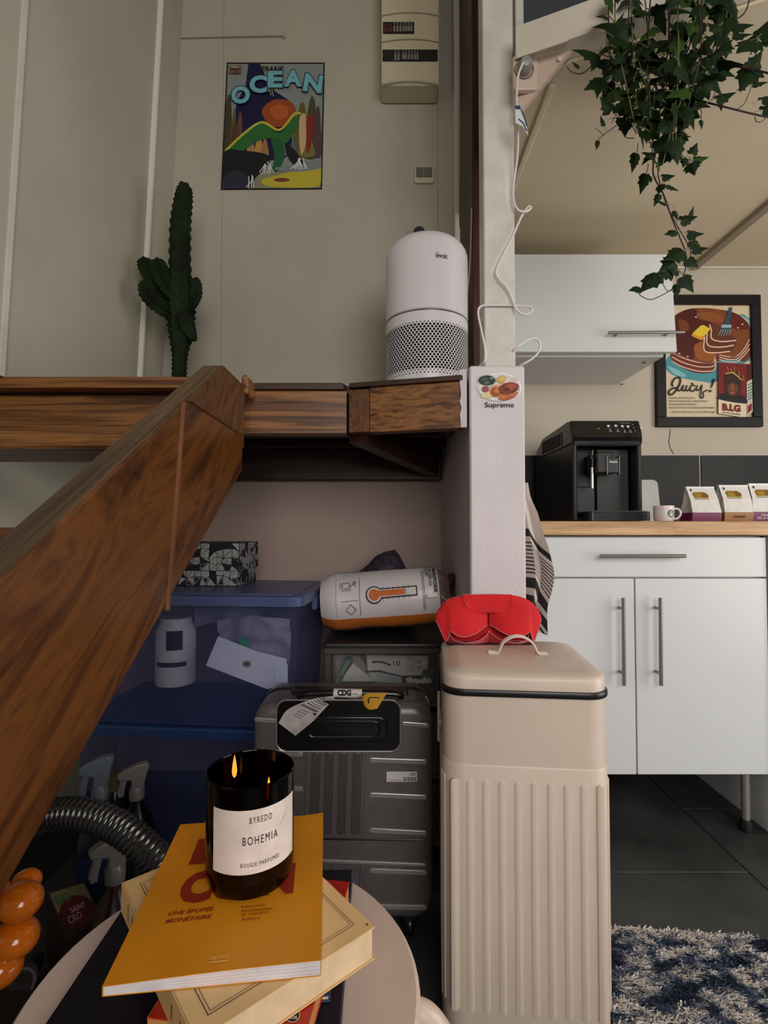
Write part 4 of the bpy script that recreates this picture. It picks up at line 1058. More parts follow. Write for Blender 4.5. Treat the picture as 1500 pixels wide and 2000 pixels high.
# wall cabinet with a slightly open flap door
YU = 1.84
ux1 = xY(1302, YU); zu0, zu1 = atY(1150, 697, YU).z, atY(1150, 501, YU + .01).z
uc = thing('wall_cabinet', 'white wall cabinet with a long steel handle above the coffee machine', 'cabinet', (0.7, 2.0, zu0))
m = MB(); xa = 0.31
m.box((xa, YU, zu0), (ux1, YK - .002, zu0 + .016), 0.001); m.box((xa, YU, zu1 - .016), (ux1, YK - .002, zu1), 0.001)
m.box((xa, YU, zu0 + .016), (xa + .016, YK - .002, zu1 - .016)); m.box((ux1 - .016, YU, zu0 + .016), (ux1, YK - .002, zu1 - .016)); m.box((xa + .016, YK - .01, zu0 + .016), (ux1 - .016, YK - .002, zu1 - .016))
m.build('carcass', WHITE, uc)
for (x, y) in ((1258, 708), (1215, 750)):
    p = atZ(x, y, zu0 - .0005); MB().lathe([(0.001, 0), (0.006, 0), (0.005, -.002), (0.001, -.002)], p, 10).build('cam_cap', DARKG, uc)
pb_, pt_ = atY(1322, 687, 1.800), atY(1310, 497, YU - .004)
dl = 0.30
V = [Vector((dl, pb_.y, pb_.z)), Vector((pb_.x, pb_.y, pb_.z)), Vector((pt_.x, pt_.y, pt_.z)), Vector((dl, pt_.y, pt_.z))]
nrm = (V[1] - V[0]).cross(V[3] - V[0]).normalized()
V2 = [v - nrm * .016 for v in V]
ud = MB().add(V + V2, [(0, 1, 2, 3), (7, 6, 5, 4), (0, 4, 5, 1), (1, 5, 6, 2), (2, 6, 7, 3), (3, 7, 4, 0)]).build('door', WHITE, uc)
yh = 1.806
bar_handle('handle', atY(1181, 656, yh), atY(1327, 655, yh), 0.030, ud, posts=(0.14, 0.80))

# framed poster
yp = YK - 0.022
FX0, FX1, FZ0, FZ1 = atY(1282, 700, yp).x, atY(1489, 700, yp).x, atY(1400, 833, yp).z, atY(1400, 575, yp).z
fp = thing('framed_poster', 'black framed pancake advert poster on the kitchen wall', 'picture', ((FX0 + FX1) / 2, YK, FZ0))
BF = mat('frame_black', (10, 10, 10), 0.5, spec=0.3); bwid = atY(1301, 700, yp).x - FX0
for (a, b) in (((FX0, FZ0), (FX1, FZ0 + bwid)), ((FX0, FZ1 - bwid), (FX1, FZ1)), ((FX0, FZ0 + bwid), (FX0 + bwid, FZ1 - bwid)), ((FX1 - bwid, FZ0 + bwid), (FX1, FZ1 - bwid))):
    MB().box((a[0], yp, a[1]), (b[0], YK - .001, b[1]), 0.002).build('frame_rail', BF, fp)
ypp = YK - 0.010
MB().box((FX0 + bwid - .003, ypp, FZ0 + bwid - .003), (FX1 - bwid + .003, YK - .002, FZ1 - bwid + .003)).build('sheet', ink((206, 190, 160)), fp)
# authored in the zoomed crop (6.818 px per photograph pixel)
zm = lambda x, y, d: atY(1280 + x / 6.818, 560 + y / 6.818, ypp - d)
m = Print(zm, 0.0005)
BRN = (120, 62, 28); SYR = (74, 20, 14); CREAM = (226, 186, 160); PL = (70, 142, 152); PL2 = (130, 180, 182)
m.blob([(130, 1000), (300, 820), (700, 700), (1100, 380), (1240, 420), (1305, 500), (1305, 940), (1200, 1010), (830, 1260), (600, 1260), (300, 1200), (150, 1110)], PL)
m.blob([(1130, 390), (1230, 430), (1300, 500), (1300, 640), (1240, 560)], (150, 178, 176))
m.blob([(160, 1060), (260, 1090), (400, 1170), (380, 1200), (250, 1160)], PL2)
# layers
m.blob([(200, 900), (240, 1000), (360, 1080), (560, 1150), (770, 1130), (820, 1000), (1080, 960), (1180, 1000), (1290, 900), (1300, 700), (1200, 500), (700, 500), (240, 600)], (104, 46, 36))
for k in range(3):
    o = 62 * k
    m.line([(215 + 4 * k, 870 + o), (330, 930 + o), (480, 985 + o * .95), (620, 1010 + o * .95), (770, 1000 + o * .92), (800 + 8 * k, 910 + o)], 13, CREAM, 5)
    m.line([(850, 905 + o * .5), (960, 930 + o * .55), (1080, 925 + o * .6), (1180, 830 + o * .7), (1255, 700 + o)], 12, CREAM, 5)
m.blob([(190, 760), (200, 480), (330, 340), (560, 285), (840, 300), (1060, 350), (1200, 450), (1255, 560), (1250, 700), (1080, 920), (960, 920), (800, 880), (770, 1000), (620, 1010), (400, 950), (220, 870)], BRN)
m.blob([(200, 800), (200, 480), (330, 340), (540, 290), (560, 420), (760, 480), (700, 560), (640, 700), (560, 760), (500, 960), (330, 900)], SYR)
m.blob([(940, 330), (1080, 360), (1220, 470), (1240, 560), (1040, 560), (980, 470)], (94, 24, 16))
m.blob([(310, 430), (430, 480), (440, 580), (330, 580)], (112, 54, 24)); m.blob([(560, 360), (760, 340), (900, 400), (860, 470), (660, 440)], (136, 76, 32))
m.blob([(520, 780), (700, 740), (800, 860), (760, 980), (560, 960)], (146, 82, 34))
for (x, y) in ((430, 930), (320, 890), (540, 405), (1160, 500), (1100, 548)): m.ell(x, y, 14, 8, (230, 200, 190), 10)
# slice on the fork
m.blob([(730, 500), (860, 520), (1070, 700), (1060, 790), (1000, 860), (840, 890), (660, 860), (640, 760), (690, 620)], (92, 46, 28))
m.line([(720, 500), (745, 580), (750, 690), (880, 730), (1075, 715)], 16, CREAM, 5); m.line([(690, 590), (695, 770), (850, 805), (1045, 780)], 16, CREAM, 5); m.line([(655, 660), (655, 850), (800, 880), (995, 860)], 16, CREAM, 5)
# butter, fork
m.poly([(495, 620), (600, 520), (640, 510), (735, 560), (660, 650), (600, 670)], (222, 190, 44)); m.poly([(495, 620), (600, 672), (640, 650), (645, 700), (600, 710), (480, 655)], (214, 140, 40))
m.poly([(985, 275), (1028, 275), (1000, 430), (985, 500), (1015, 520), (1010, 590), (870, 570), (900, 500), (940, 420)], (44, 74, 86)); m.poly([(890, 505), (1015, 508), (1008, 545), (875, 545)], (150, 178, 178))
for k in range(5): m.line([(880 + k * 30, 570), (835 + k * 36, 660 - k * 2)], [12, 6], (120, 160, 166))
m.text("America's Best Loved Pancakes", 765, 252, 535, -44, (110, 34, 26), shear=0.35, bold=0.02)
# 'Juicy!' in brush strokes
KK = (34, 26, 24)
for st_, wd_ in (([(232, 1330), (226, 1280), (262, 1222), (318, 1208), (336, 1250), (312, 1330), (262, 1400), (218, 1436), (184, 1428), (186, 1388), (230, 1356), (300, 1340)], 22),
                ([(318, 1300), (300, 1360), (318, 1386), (350, 1366), (372, 1312)], 18), ([(376, 1306), (364, 1366), (384, 1386), (410, 1360)], 18),
                ([(424, 1310), (408, 1366), (428, 1386), (456, 1360)], 18), ([(530, 1318), (500, 1310), (468, 1340), (474, 1384), (510, 1388), (548, 1352)], 18),
                ([(560, 1310), (548, 1362), (572, 1380), (604, 1352), (622, 1308)], 17), ([(626, 1304), (612, 1380), (600, 1450), (622, 1484), (646, 1450), (636, 1410), (700, 1372)], 16),
                ([(786, 1226), (768, 1280), (744, 1346)], 34)):
    m.line(st_, wd_ if wd_ < 30 else [36, 14], KK, 6)
m.ell(492, 1288, 13, 13, KK, 12); m.ell(733, 1388, 18, 16, KK, 14)
for k, (t_, x, w_, y) in enumerate((("You know very well who you are", 185, 340, 1498), ("Don't let 'em hold you down, reach for the stars", 185, 515, 1540), ("You had a goal, but not that many", 185, 370, 1582), ("'cause you're the only one I'll give you good and plenty", 185, 610, 1626), ("and if you don't know, now you know, sugar", 222, 580, 1684))):
    m.text(t_, x, y, w_, -32, (60, 46, 38), shear=0.3, bold=0.012)
# box in the poster
m.poly([(838, 1010), (1215, 1030), (1218, 1750), (838, 1690)], (116, 24, 22)); m.poly([(1215, 1030), (1305, 1030), (1305, 1220), (1212, 1270)], (70, 20, 20))
m.poly([(1212, 1270), (1305, 1220), (1308, 1660), (1218, 1750)], (196, 186, 164))
for k in range(6): m.line([(1230, 1310 + k * 40), (1295, 1280 + k * 38)], 16, (70, 120, 130))
m.poly([(1230, 1590), (1285, 1550), (1285, 1640), (1230, 1690)], (126, 32, 40))
m.poly([(838, 1500), (1214, 1560), (1218, 1750), (838, 1690)], (214, 200, 172))
m.line([(838, 1010), (838, 1690), (1218, 1750), (1308, 1660)], 6, (50, 36, 32)); m.line([(1214, 1270), (1218, 1750)], 6, (50, 36, 32))
m.blob([(850, 1500), (870, 1430), (960, 1420), (1120, 1440), (1200, 1480), (1200, 1556)], (28, 24, 24))
m.blob([(925, 1240), (940, 1150), (1030, 1120), (1130, 1160), (1150, 1280), (1120, 1420), (1040, 1480), (960, 1440), (925, 1340)], (52, 28, 20))
m.blob([(960, 1330), (1010, 1280), (1070, 1290), (1110, 1340), (1080, 1420), (1020, 1450), (975, 1410)], (96, 54, 34))
for x in (985, 1075): m.ell(x, 1285, 26, 9, (26, 16, 14), 12)
m.blob([(1015, 1300), (1040, 1300), (1052, 1370), (1000, 1370)], (128, 76, 48)); m.ell(1022, 1415, 40, 14, (146, 84, 70), 14)
m.poly([(930, 1150), (1040, 1130), (1160, 1240), (1150, 1250), (1030, 1150), (930, 1165)], (190, 150, 70))
for x, y in ((958, 1060), (1000, 1085), (1045, 1060), (1110, 1130), (1165, 1180)): m.line([(x, y), (x + 12, y + 70)], 7, (190, 150, 70))
m.text('B.I.G', 892, 1648, 245, -98, (120, 28, 28), bold=0.06, fn=lambda a, b: (a, b + (a - 892) * 0.10))
m.text('mix for pancakes', 890, 1690, 245, -34, (50, 40, 36), shear=0.3, bold=.01, fn=lambda a, b: (a, b + (a - 890) * 0.13))
m.done('printed_picture', fp)

# coffee machine
YCf = 1.70
cx0, cx1 = xY(1121, YCf), xY(1257, YCf)
cz1 = atY(1190, 820, YCf + .02).z
cmn = thing('coffee_machine', 'black bean to cup coffee machine on the oak worktop', 'coffee machine', ((cx0 + cx1) / 2, 1.9, ZW))
m = MB()
zc_ = lambda y, Y=YCf: atY(1190, y, Y).z
zt2 = zc_(862)
m.box((cx0, YCf + .10, ZW + .002), (cx1, 2.12, zt2), 0.008)
m.box((cx0, YCf, ZW + .002), (cx0 + .016, YCf + .11, zt2), 0.005); m.box((cx1 - .016, YCf, ZW + .002), (cx1, YCf + .11, zt2), 0.005)
m.box((cx0 + .01, YCf + .03, ZW + .002), (cx1 - .01, YCf + .12, ZW + .02), 0.003)
m.build('body', BLACK, cmn)
# sloping side and back hood
sd_ = [(YCf, zt2 - .01), (YCf - .004, zc_(855)), (YCf + .018, cz1 - .004), (YCf + .05, cz1), (2.02, cz1 - .012), (2.10, cz1 - .05), (2.12, zt2 - .01)]
MB().prism(sd_, Frame((cx0 - .002, 0, 0), (0, 1, 0), (0, 0, 1)), cx1 - cx0 + .004, 0.006, 2, both=True).build('top_cover', BLACKG, cmn)
MB().prism(rrect(.13, .16, .02, 4), topF(((cx0 + cx1) / 2 - .02, 1.93, cz1 - .010)), .014, .004, 2).build('bean_lid', BLACK, cmn)
for k in range(9):
    MB().box((cx0 - .006, 1.80 + k * .026, cz1 - .075), (cx0 + .004, 1.808 + k * .026, cz1 - .028), 0.002).build('vent_slat', DARKG, cmn)
# control panel face (sloped, glossy)
fo = Vector(((cx0 + cx1) / 2, YCf - .0048, zc_(856))); up_ = (Vector((fo.x, YCf + .0165, cz1 - .004)) - fo).normalized()
Fp = Frame(fo, (1, 0, 0), up_)
ph = .052
MB().prism(rrect(cx1 - cx0 - .002, ph, .012, 5, 0, ph / 2), Fp, .003, .001).build('control_panel', BLACKG, cmn)
pmap = lambda x, y, d: Fp.p((x - 710) / 6.818 / 1000 * YCf * 1.0 - .003, (400 - y) / 6.818 / 1000 * YCf * 1.02, .003 + d)
m = Print(pmap, 0.0003)
WI = (226, 226, 226); GI = (150, 150, 150)
m.ell(612, 268, 12, 12, GI, 12); m.ell(612, 268, 7, 7, (10, 10, 11), 12)
for (x, y) in ((750, 226), (850, 224), (935, 232), (1010, 236)):
    m.rect(x - 16, y - 12, x + 14, y + 12, WI); m.rect(x + 14, y - 6, x + 20, y + 4, WI); m.line([(x - 14, y + 26), (x + 16, y + 26)], 7, GI)
for (x, y) in ((762, 290), (862, 294), (952, 306), (1028, 306)):
    m.ell(x, y, 13, 11, GI, 10); m.line([(x - 24, y + 24), (x + 24, y + 24)], 7, GI)
for (x, y) in ((1072, 215), (1078, 260), (1088, 306)): m.ell(x, y, 8, 8, GI, 8)
m.line([(900, 192), (1045, 192)], 5, GI); m.rect(1165, 258, 1200, 272, WI); m.done('icons', cmn)
# lower lip and front opening
MB().box((cx0 + .002, YCf - .002, zc_(871)), (cx1 - .002, YCf + .012, zc_(859)), 0.004).build('front_lip', mat('lip_gloss', (34, 34, 35), 0.2), cmn)
MB().box((cx0 + .014, YCf + .085, ZW + .02), (cx1 - .014, YCf + .105, zc_(870)), 0.003).build('recess_back', BLACK, cmn)
MB().box((cx0 + .030, YCf + .060, ZW + .022), (cx0 + .098, YCf + .088, zc_(948)), 0.003).build('water_tank_front', mat('panel_dark', (13, 13, 14), 0.4), cmn)
MB().box((cx0 + .100, YCf + .055, ZW + .022), (cx1 - .018, YCf + .088, zc_(872)), 0.003).build('side_door', mat('panel_dark', (13, 13, 14), 0.4), cmn)
MB().box((xY(1163, YCf), YCf - .02, zc_(925)), (xY(1194, YCf), YCf + .07, zc_(884)), 0.004).build('spout_block', BLACK, cmn)
p0, p1 = atY(1187, 893, YCf - .025), atY(1208, 924, YCf - .025)
sp = MB().prism(rrect(p1.x - p0.x, p0.z - p1.z, .004, 4, (p0.x + p1.x) / 2, (p0.z + p1.z) / 2), frontF((0, YCf + .06, 0)), .085, .004, 2).build('spout', mat('spout_dark', (40, 42, 44), 0.35), cmn)
for (xa, xb) in ((1184.5, 1187.5), (1208, 1211)):
    a_, b_ = atY(xa, 890, YCf - .022), atY(xb, 927, YCf - .022)
    MB().box((a_.x, YCf - .026, b_.z), (b_.x, YCf - .006, a_.z), 0.0015).build('spout_trim', CHROME, cmn)
m = Print(pxmap(YCf - .0252)); m.text('PHILIPS', 1190.5, 904, 15.5, -3.4, (236, 236, 236), bold=.02); m.done('logo', cmn)
wa = atY(1156.5, 915, YCf + .0)
MB().tube([atY(1157, 880, YCf + .01), atY(1156, 897, YCf)], .004, 10).build('steam_pipe', CHROME, cmn)
MB().tube([atY(1157, 896, YCf), atY(1157, 913, YCf)], .0062, 12).build('steam_grip', BLACK, cmn)
MB().tube([atY(1156.5, 912, YCf), atY(1156.5, 954, YCf)], .0050, 12).build('steam_wand', mat('wand_steel', (190, 188, 184), .3, metal=.7), cmn)
a_, b_ = atY(1153, 993, YCf - .07), atY(1274, 1013, YCf - .07)
MB().prism(rrect(b_.x - a_.x, .12, .012, 4), topF(((a_.x + b_.x) / 2, YCf - .005, ZW + .003)), .030, .003, 2).build('drip_tray', mat('tray_black', (26, 27, 28), 0.3), cmn)
MB().box((a_.x - .005 + .012, YCf - .055, ZW + .0325), (b_.x - .012, YCf + .045, ZW + .035), 0.001).build('drip_grid', STEEL, cmn)

# mug
mp_ = atY(1296.5, 1018, 1.555); mr = .0285 * 1.0
mg = thing('mug', 'small white coffee mug with a round green emblem beside the drip tray', 'mug', (mp_.x, 1.555, ZW))
MG = mat('mug_white', (218, 206, 204), 0.25)
hm = atY(1296, 988, 1.555).z - ZW
MB().lathe([(.001, .001), (mr * .86, .001), (mr * .95, .006), (mr, .018), (mr, hm), (mr - .003, hm), (mr - .003, .01), (.001, .008)], (mp_.x, 1.555, ZW), 28).build('body', MG, mg)
MB().tube(bez([(mp_.x + mr - .002, 1.553, ZW + hm * .82), (mp_.x + mr + .014, 1.55, ZW + hm * .78), (mp_.x + mr + .019, 1.548, ZW + hm * .48), (mp_.x + mr + .010, 1.55, ZW + hm * .2), (mp_.x + mr - .003, 1.553, ZW + hm * .16)], 5), .0032, 8).build('handle', MG, mg)
m = Print(lambda x, y, d: Vector((mp_.x + (mr + d) * sin(x / mr), 1.555 - (mr + d) * cos(x / mr), ZW + y)), .0005)
GR = (24, 52, 44); ex, ez, er = .0085, hm * .5, .0118
m.ell(ex, ez, er, er, GR, 28); m.ell(ex, ez, er * .66, er * .66, (216, 214, 208), 24); m.ell(ex, ez, er * .60, er * .60, GR, 24)
m.blob([(ex - er * .22, ez - er * .55), (ex - er * .2, ez), (ex - er * .3, ez + er * .3), (ex, ez + er * .5), (ex + er * .3, ez + er * .3), (ex + er * .2, ez), (ex + er * .22, ez - er * .55)], (216, 214, 208), 3)
m.ell(ex, ez + er * .2, er * .12, er * .14, GR, 10)
for s_ in (-1, 1):
    for k in range(3): m.line([(ex + s_ * er * .3, ez - er * .45 + k * er * .24), (ex + s_ * er * .55, ez - er * .2 + k * er * .2)], er * .09, (216, 214, 208))
for k in range(10):
    a = pi / 2 + (k - 4.5) * .28; m.line([(ex + er * .74 * cos(a), ez + er * .74 * sin(a)), (ex + er * .90 * cos(a), ez + er * .90 * sin(a))], er * .1, (216, 214, 208))
    a = -a; m.line([(ex + er * .74 * cos(a), ez + er * .74 * sin(a)), (ex + er * .90 * cos(a), ez + er * .90 * sin(a))], er * .1, (216, 214, 208))
m.done('emblem', mg)

# chopping board leaning on the tiles
cb = [atY(1196, 933, 2.10), atY(1320, 933, 2.10)]
bx0, bx1, bz1 = cb[0].x, atY(1322, 1000, 2.04).x, cb[1].z
Fb = Frame((bx0, 2.155, ZW + .001), (1, 0, 0), Vector((0, .030, bz1 - ZW)).normalized())
cbo = MB().prism(rrect(bx1 - bx0, bz1 - ZW, .022, 5, (bx1 - bx0) / 2, (bz1 - ZW) / 2), Fb, .004, .001).build('chopping_board', mat('board_grey', (188, 192, 188), 0.5, var=0.05, vscale=5)); tag(cbo, 'pale grey plastic chopping board leaning on the tiles behind the mug', 'chopping board')

# coffee bags
BAGW = mat('bag_white', (216, 212, 208), 0.35, var=0.03, vscale=18, bump=0.25, bscale=30)
def coffee_bag(xl, xr, ytop, band, label, lines, Y=1.56, xtl=None, xtr=None):
    a_, b_ = atY(xl, 1018, Y), atY(xr, 1018, Y); bw2 = b_.x - a_.x; H = atY(xr, ytop, Y + .035).z - ZW
    t = thing('coffee_bag', label, 'coffee bag', ((a_.x + b_.x) / 2, Y + .03, ZW), 0, 'coffee bags on the worktop')
    D = .062; x0, x1 = a_.x, b_.x; tx0, tx1 = xtl and atY(xtl, ytop, Y + .035).x or x0, xtr and atY(xtr, ytop, Y + .035).x or x1
    z = lambda f: ZW + .001 + H * f
    fb_ = [[Vector((x0, Y, z(0))), Vector((x1, Y, z(0)))], [Vector((x0 + .000, Y - .003, z(.25))), Vector((x1, Y - .003, z(.25)))],
           [Vector((x0 + (tx0 - x0) * .5 + .001, Y + .010, z(.62))), Vector((x1 + (tx1 - x1) * .5 - .001, Y + .010, z(.62)))],
           [Vector((tx0, Y + .033, z(1))), Vector((tx1, Y + .033, z(1)))]]
    bk = [[p + Vector((0, d, 0)) for p in r] for r, d in zip(fb_, (D, D + .004, D * .62, .004))]
    m = MB()
    def strip(r0, r1, k, mi):
        m.add([r0[0], r0[1], r1[1], r1[0]], [(0, 1, 2, 3)], mi)
    for k in range(3):
        mi = 1 if k == 0 else 0
        strip(fb_[k], fb_[k + 1], k, mi); strip([bk[k][1], bk[k][0]], [bk[k + 1][1], bk[k + 1][0]], k, mi)
        for s_ in (0, 1):                              # gussets folded inward
            mid0 = (fb_[k][s_] + bk[k][s_]) / 2 + Vector(((.010 if s_ == 0 else -.010) * (k + 0) / 2, 0, 0)); mid1 = (fb_[k + 1][s_] + bk[k + 1][s_]) / 2 + Vector(((.010 if s_ == 0 else -.010) * (k + 1) / 2, 0, 0))
            q = [fb_[k][s_], mid0, mid1, fb_[k + 1][s_]]; m.add(q if s_ else q[::-1], [(0, 1, 2, 3)], mi)
            q = [mid0, bk[k][s_], bk[k + 1][s_], mid1]; m.add(q if s_ else q[::-1], [(0, 1, 2, 3)], mi)
    m.add([fb_[0][0], fb_[0][1], bk[0][1], bk[0][0]], [(3, 2, 1, 0)], 1); m.add([fb_[3][0], fb_[3][1], bk[3][1], bk[3][0]], [(0, 1, 2, 3)], 0)
    m.build('pouch', [BAGW, mat('band_%d_%d' % (band[0], band[1]), band, 0.4)], t)
    MB().box((tx0 - .001, Y + .031, z(.965)), (tx1 + .001, Y + .039, z(1.03)), 0.001).build('seal', BAGW, t)
    def face(u, v, d):
        k = 0 if v < .25 else (1 if v < .62 else 2); lo = (0, .25, .62)[k]; hi = (.25, .62, 1)[k]; f = (v - lo) / (hi - lo)
        l_ = fb_[k][0].lerp(fb_[k + 1][0], f); r_ = fb_[k][1].lerp(fb_[k + 1][1], f); return l_.lerp(r_, u) + Vector((0, -d, d * .3))
    p = Print(face, .0008)
    p.blob([(.17, .70), (.20, .655), (.30, .64), (.55, .645), (.64, .67), (.69, .74)[:2], (.62, .64 + .19), (.50, .85), (.22, .845), (.16, .80)], (128, 100, 30), 3) if False else None
    p.poly([(.18, .68), (.66, .68), (.70, .75), (.67, .80), (.58, .855), (.20, .855), (.14, .80)], (136, 104, 34))
    p.poly([(.22, .70), (.44, .70), (.46, .78), (.24, .82)], (158, 124, 46)); p.poly([(.48, .71), (.66, .70), (.66, .78), (.5, .83)], (112, 84, 28))
    p.line([(.16, .67), (.40, .655), (.68, .67)], .025, (196, 176, 120)); p.line([(.16, .64), (.66, .64)], .012, (120, 110, 100))
    p.poly([(.12, .885), (.17, .885), (.16, .955), (.11, .955)], (24, 22, 24))
    for t_, x, y, w_, h_, c in lines: p.text(t_, x, y, w_, h_, c, bold=.02)
    p.done('print', t)
coffee_bag(1352, 1409, 953, (112, 28, 82), 'white coffee bag with a plum band nearest the mug', (('MOUNTAIN', .36, .10, .32, .05, (150, 80, 120)),), xtl=1339, xtr=1393)
coffee_bag(1415, 1471, 950, (150, 100, 48), 'white coffee bag with a caramel band, between the two plum banded ones', (('SUPER BLEND', .30, .09, .42, .06, (60, 36, 20)),), xtl=1403, xtr=1459)
coffee_bag(1470, 1530, 947, (104, 22, 76), 'rightmost white coffee bag, plum band with white lettering', (('FONDUE', .26, .13, .38, .05, (226, 200, 214)), ('DE LA CREME', .14, .05, .62, .06, (230, 206, 218))), xtl=1461, xtr=1518)

# tea towel on a hook at the right side of the pillar
hk = thing('wall_hook', 'black wire hook on the side of the pillar holding the tea towel', 'hook', (px1, 1.40, 1.0))
hz_ = atY(1032, 945, 1.40).z
MB().box((px1, 1.385, hz_ - .01), (px1 + .004, 1.425, hz_ + .055), .001).build('plate', BLACK, hk)
MB().tube(bez([(px1 + .003, 1.40, hz_ + .04), (px1 + .020, 1.40, hz_ + .042), (px1 + .026, 1.40, hz_ + .02), (px1 + .024, 1.40, hz_ - .01), (px1 + .014, 1.40, hz_ - .014), (px1 + .008, 1.40, hz_ - .002)], 5), .0028, 8).build('hook_wire', BLACK, hk)
yt_ = 1.40
redge = bez([(1034, 942), (1040, 965), (1052, 1015), (1060, 1055), (1070, 1085), (1078, 1118), (1083, 1145), (1079, 1165), (1070, 1185), (1069, 1210), (1070, 1235)], 6)
def tow_edge(v):
    i = v * (len(redge) - 1); k = min(int(i), len(redge) - 2); return redge[k].lerp(redge[k + 1], i - k)
def tri(x): x = x % 1.0; return 2 * x if x < .5 else 2 - 2 * x
def ftri(u): return u / .3 if u < .3 else (1 - (u - .3) / .2 if u < .5 else (u - .5) / .3 if u < .8 else 1 - (u - .8) / .2 * .6)
def soff(u): return .06 * u / .3 if u < .3 else (.06 if u < .5 else .06 - .17 * (u - .5) / .5)
def towel(u, v):
    e = tow_edge(v); xr = (e.x - 750) / 1000 * yt_; z = atY(1060, 942 + (1243 - 942) * v - (1 - v) * 0, yt_).z
    xl = px1 + .006
    wv = .2 + .8 * min(1, v * 2.2)
    zz = z + (.03 * (1 - u) * v if v > .9 else 0)
    return Vector((xl + (xr - xl) * u, yt_ + .012 + .050 * wv * (ftri(u) - .5) + .004 * noise.noise(Vector((u * 5, v * 7, 0))), zz))
def tcol(u, v):
    w_ = v + soff(u)
    for a, b in ((.36, .41), (.68, .745), (.79, .87), (.90, .925), (.95, .99), (1.02, 1.1)):
        if a < w_ < b: return 1
    if .445 < w_ < .665 and ((w_ - .445) / .0245) % 1.0 < .38: return 1
    return 0
tl_ = MB().grid(towel, 60, 420, mfn=tcol).build('tea_towel', [mat('towel_cream', (204, 190, 182), 0.9, bump=.2, bscale=300), mat('towel_black', (34, 32, 34), 0.9)])
tag(tl_, 'cream tea towel with black stripes hanging beside the pillar', 'towel')

# power lead with plug, tag and loops
so2 = thing('beam_socket', 'round cream socket with a grey plug under the edge beam', 'socket', gp.p(.015, -.05, .03))
yso = 1.20
sc_ = atY(1026, 128, yso)
MB().prism(rrect(.060, .085, .006, 3), Frame(Vector((sc_.x + .004, 1.224, sc_.z - .006)), (1, 0, 0), (0, 0, 1)), .012, .003, 2).build('plate', mat('socket_cream', (200, 180, 162), .45), so2)
Mx = Matrix.Translation((sc_.x, 1.2125, sc_.z)) @ Matrix.Rotation(pi / 2, 4, 'X')
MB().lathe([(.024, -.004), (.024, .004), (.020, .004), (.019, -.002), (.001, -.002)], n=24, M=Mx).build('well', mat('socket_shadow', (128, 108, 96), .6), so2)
MB().lathe([(.001, -.001), (.0165, -.001), (.0165, .016), (.012, .026), (.004, .030), (.001, .030)], n=20, M=Mx).build('plug', mat('plug_grey', (150, 144, 140), .4), so2)
PC = [(1022, 122, 1.182), (1012, 150, 1.185), (1009, 200, 1.20), (1012, 260, 1.22), (1010, 310, 1.24), (1003, 360, 1.255), (1003, 390, 1.255), (1012, 410, 1.255), (1028, 413, 1.255), (1037, 406, 1.26), (1032, 404, 1.262), (1018, 424, 1.262), (1000, 465, 1.26), (982, 500, 1.258), (969, 530, 1.258), (975, 545, 1.258), (990, 562, 1.258), (1000, 583, 1.258), (1008, 604, 1.257), (1024, 614, 1.257), (1038, 609, 1.258), (1036, 600, 1.260), (1010, 597, 1.262), (970, 596, 1.262), (940, 598, 1.262), (934, 612, 1.262), (940, 645, 1.262), (947, 680, 1.262), (946, 706, 1.272), (936, 716, 1.29)]
PCm = mat('lead_white', (222, 216, 214), .4)
ld = MB().tube(bez([tuple(atY(x, y, Y)) for x, y, Y in PC], 7), .0027, 8).build('power_lead', PCm); tag(ld, 'long white power lead looping down the white post from the beam socket', 'cable')
P2 = [(1002, 683, 1.262), (1012, 676, 1.255), (1030, 665, 1.255), (1044, 661, 1.256), (1054, 668, 1.258), (1053, 685, 1.26), (1040, 700, 1.265), (1022, 711, 1.272), (1012, 717, 1.285)]
l2 = MB().tube(bez([tuple(atY(x, y, Y)) for x, y, Y in P2], 7), .0027, 8).build('power_lead', PCm); tag(l2, 'short white cable loop sticking out over the top of the pillar', 'cable')
V = [atY(x, y, 1.205 + .012 * k) for k in (0, 1) for x, y in ((1007, 208), (1016, 208), (1030, 245), (1033, 268), (1022, 250), (1008, 240))]
tg = MB().add([atY(x, y, 1.196) for x, y in ((1006, 206), (1015, 206), (1026, 232), (1032, 266), (1021, 247), (1007, 240))] + [atY(x, y, 1.1975) for x, y in ((1006, 206), (1015, 206), (1026, 232), (1032, 266), (1021, 247), (1007, 240))], [tuple(range(6)), tuple(range(6, 12))[::-1]] + [(i, (i + 1) % 6, 6 + (i + 1) % 6, 6 + i) for i in range(6)]).build('cable_tag', mat('tag_white', (214, 214, 216), .5), ld)
m = Print(pxmap(1.1958)); m.poly([(1006, 206), (1015, 206), (1018, 213), (1007, 213)], (44, 62, 96)); m.line([(1018, 214), (1026, 234), (1029, 246)], 2.4, (44, 62, 96)); m.line([(1013, 232), (1022, 240), (1029, 256)], 2.2, (44, 62, 96)); m.done('print', ld)

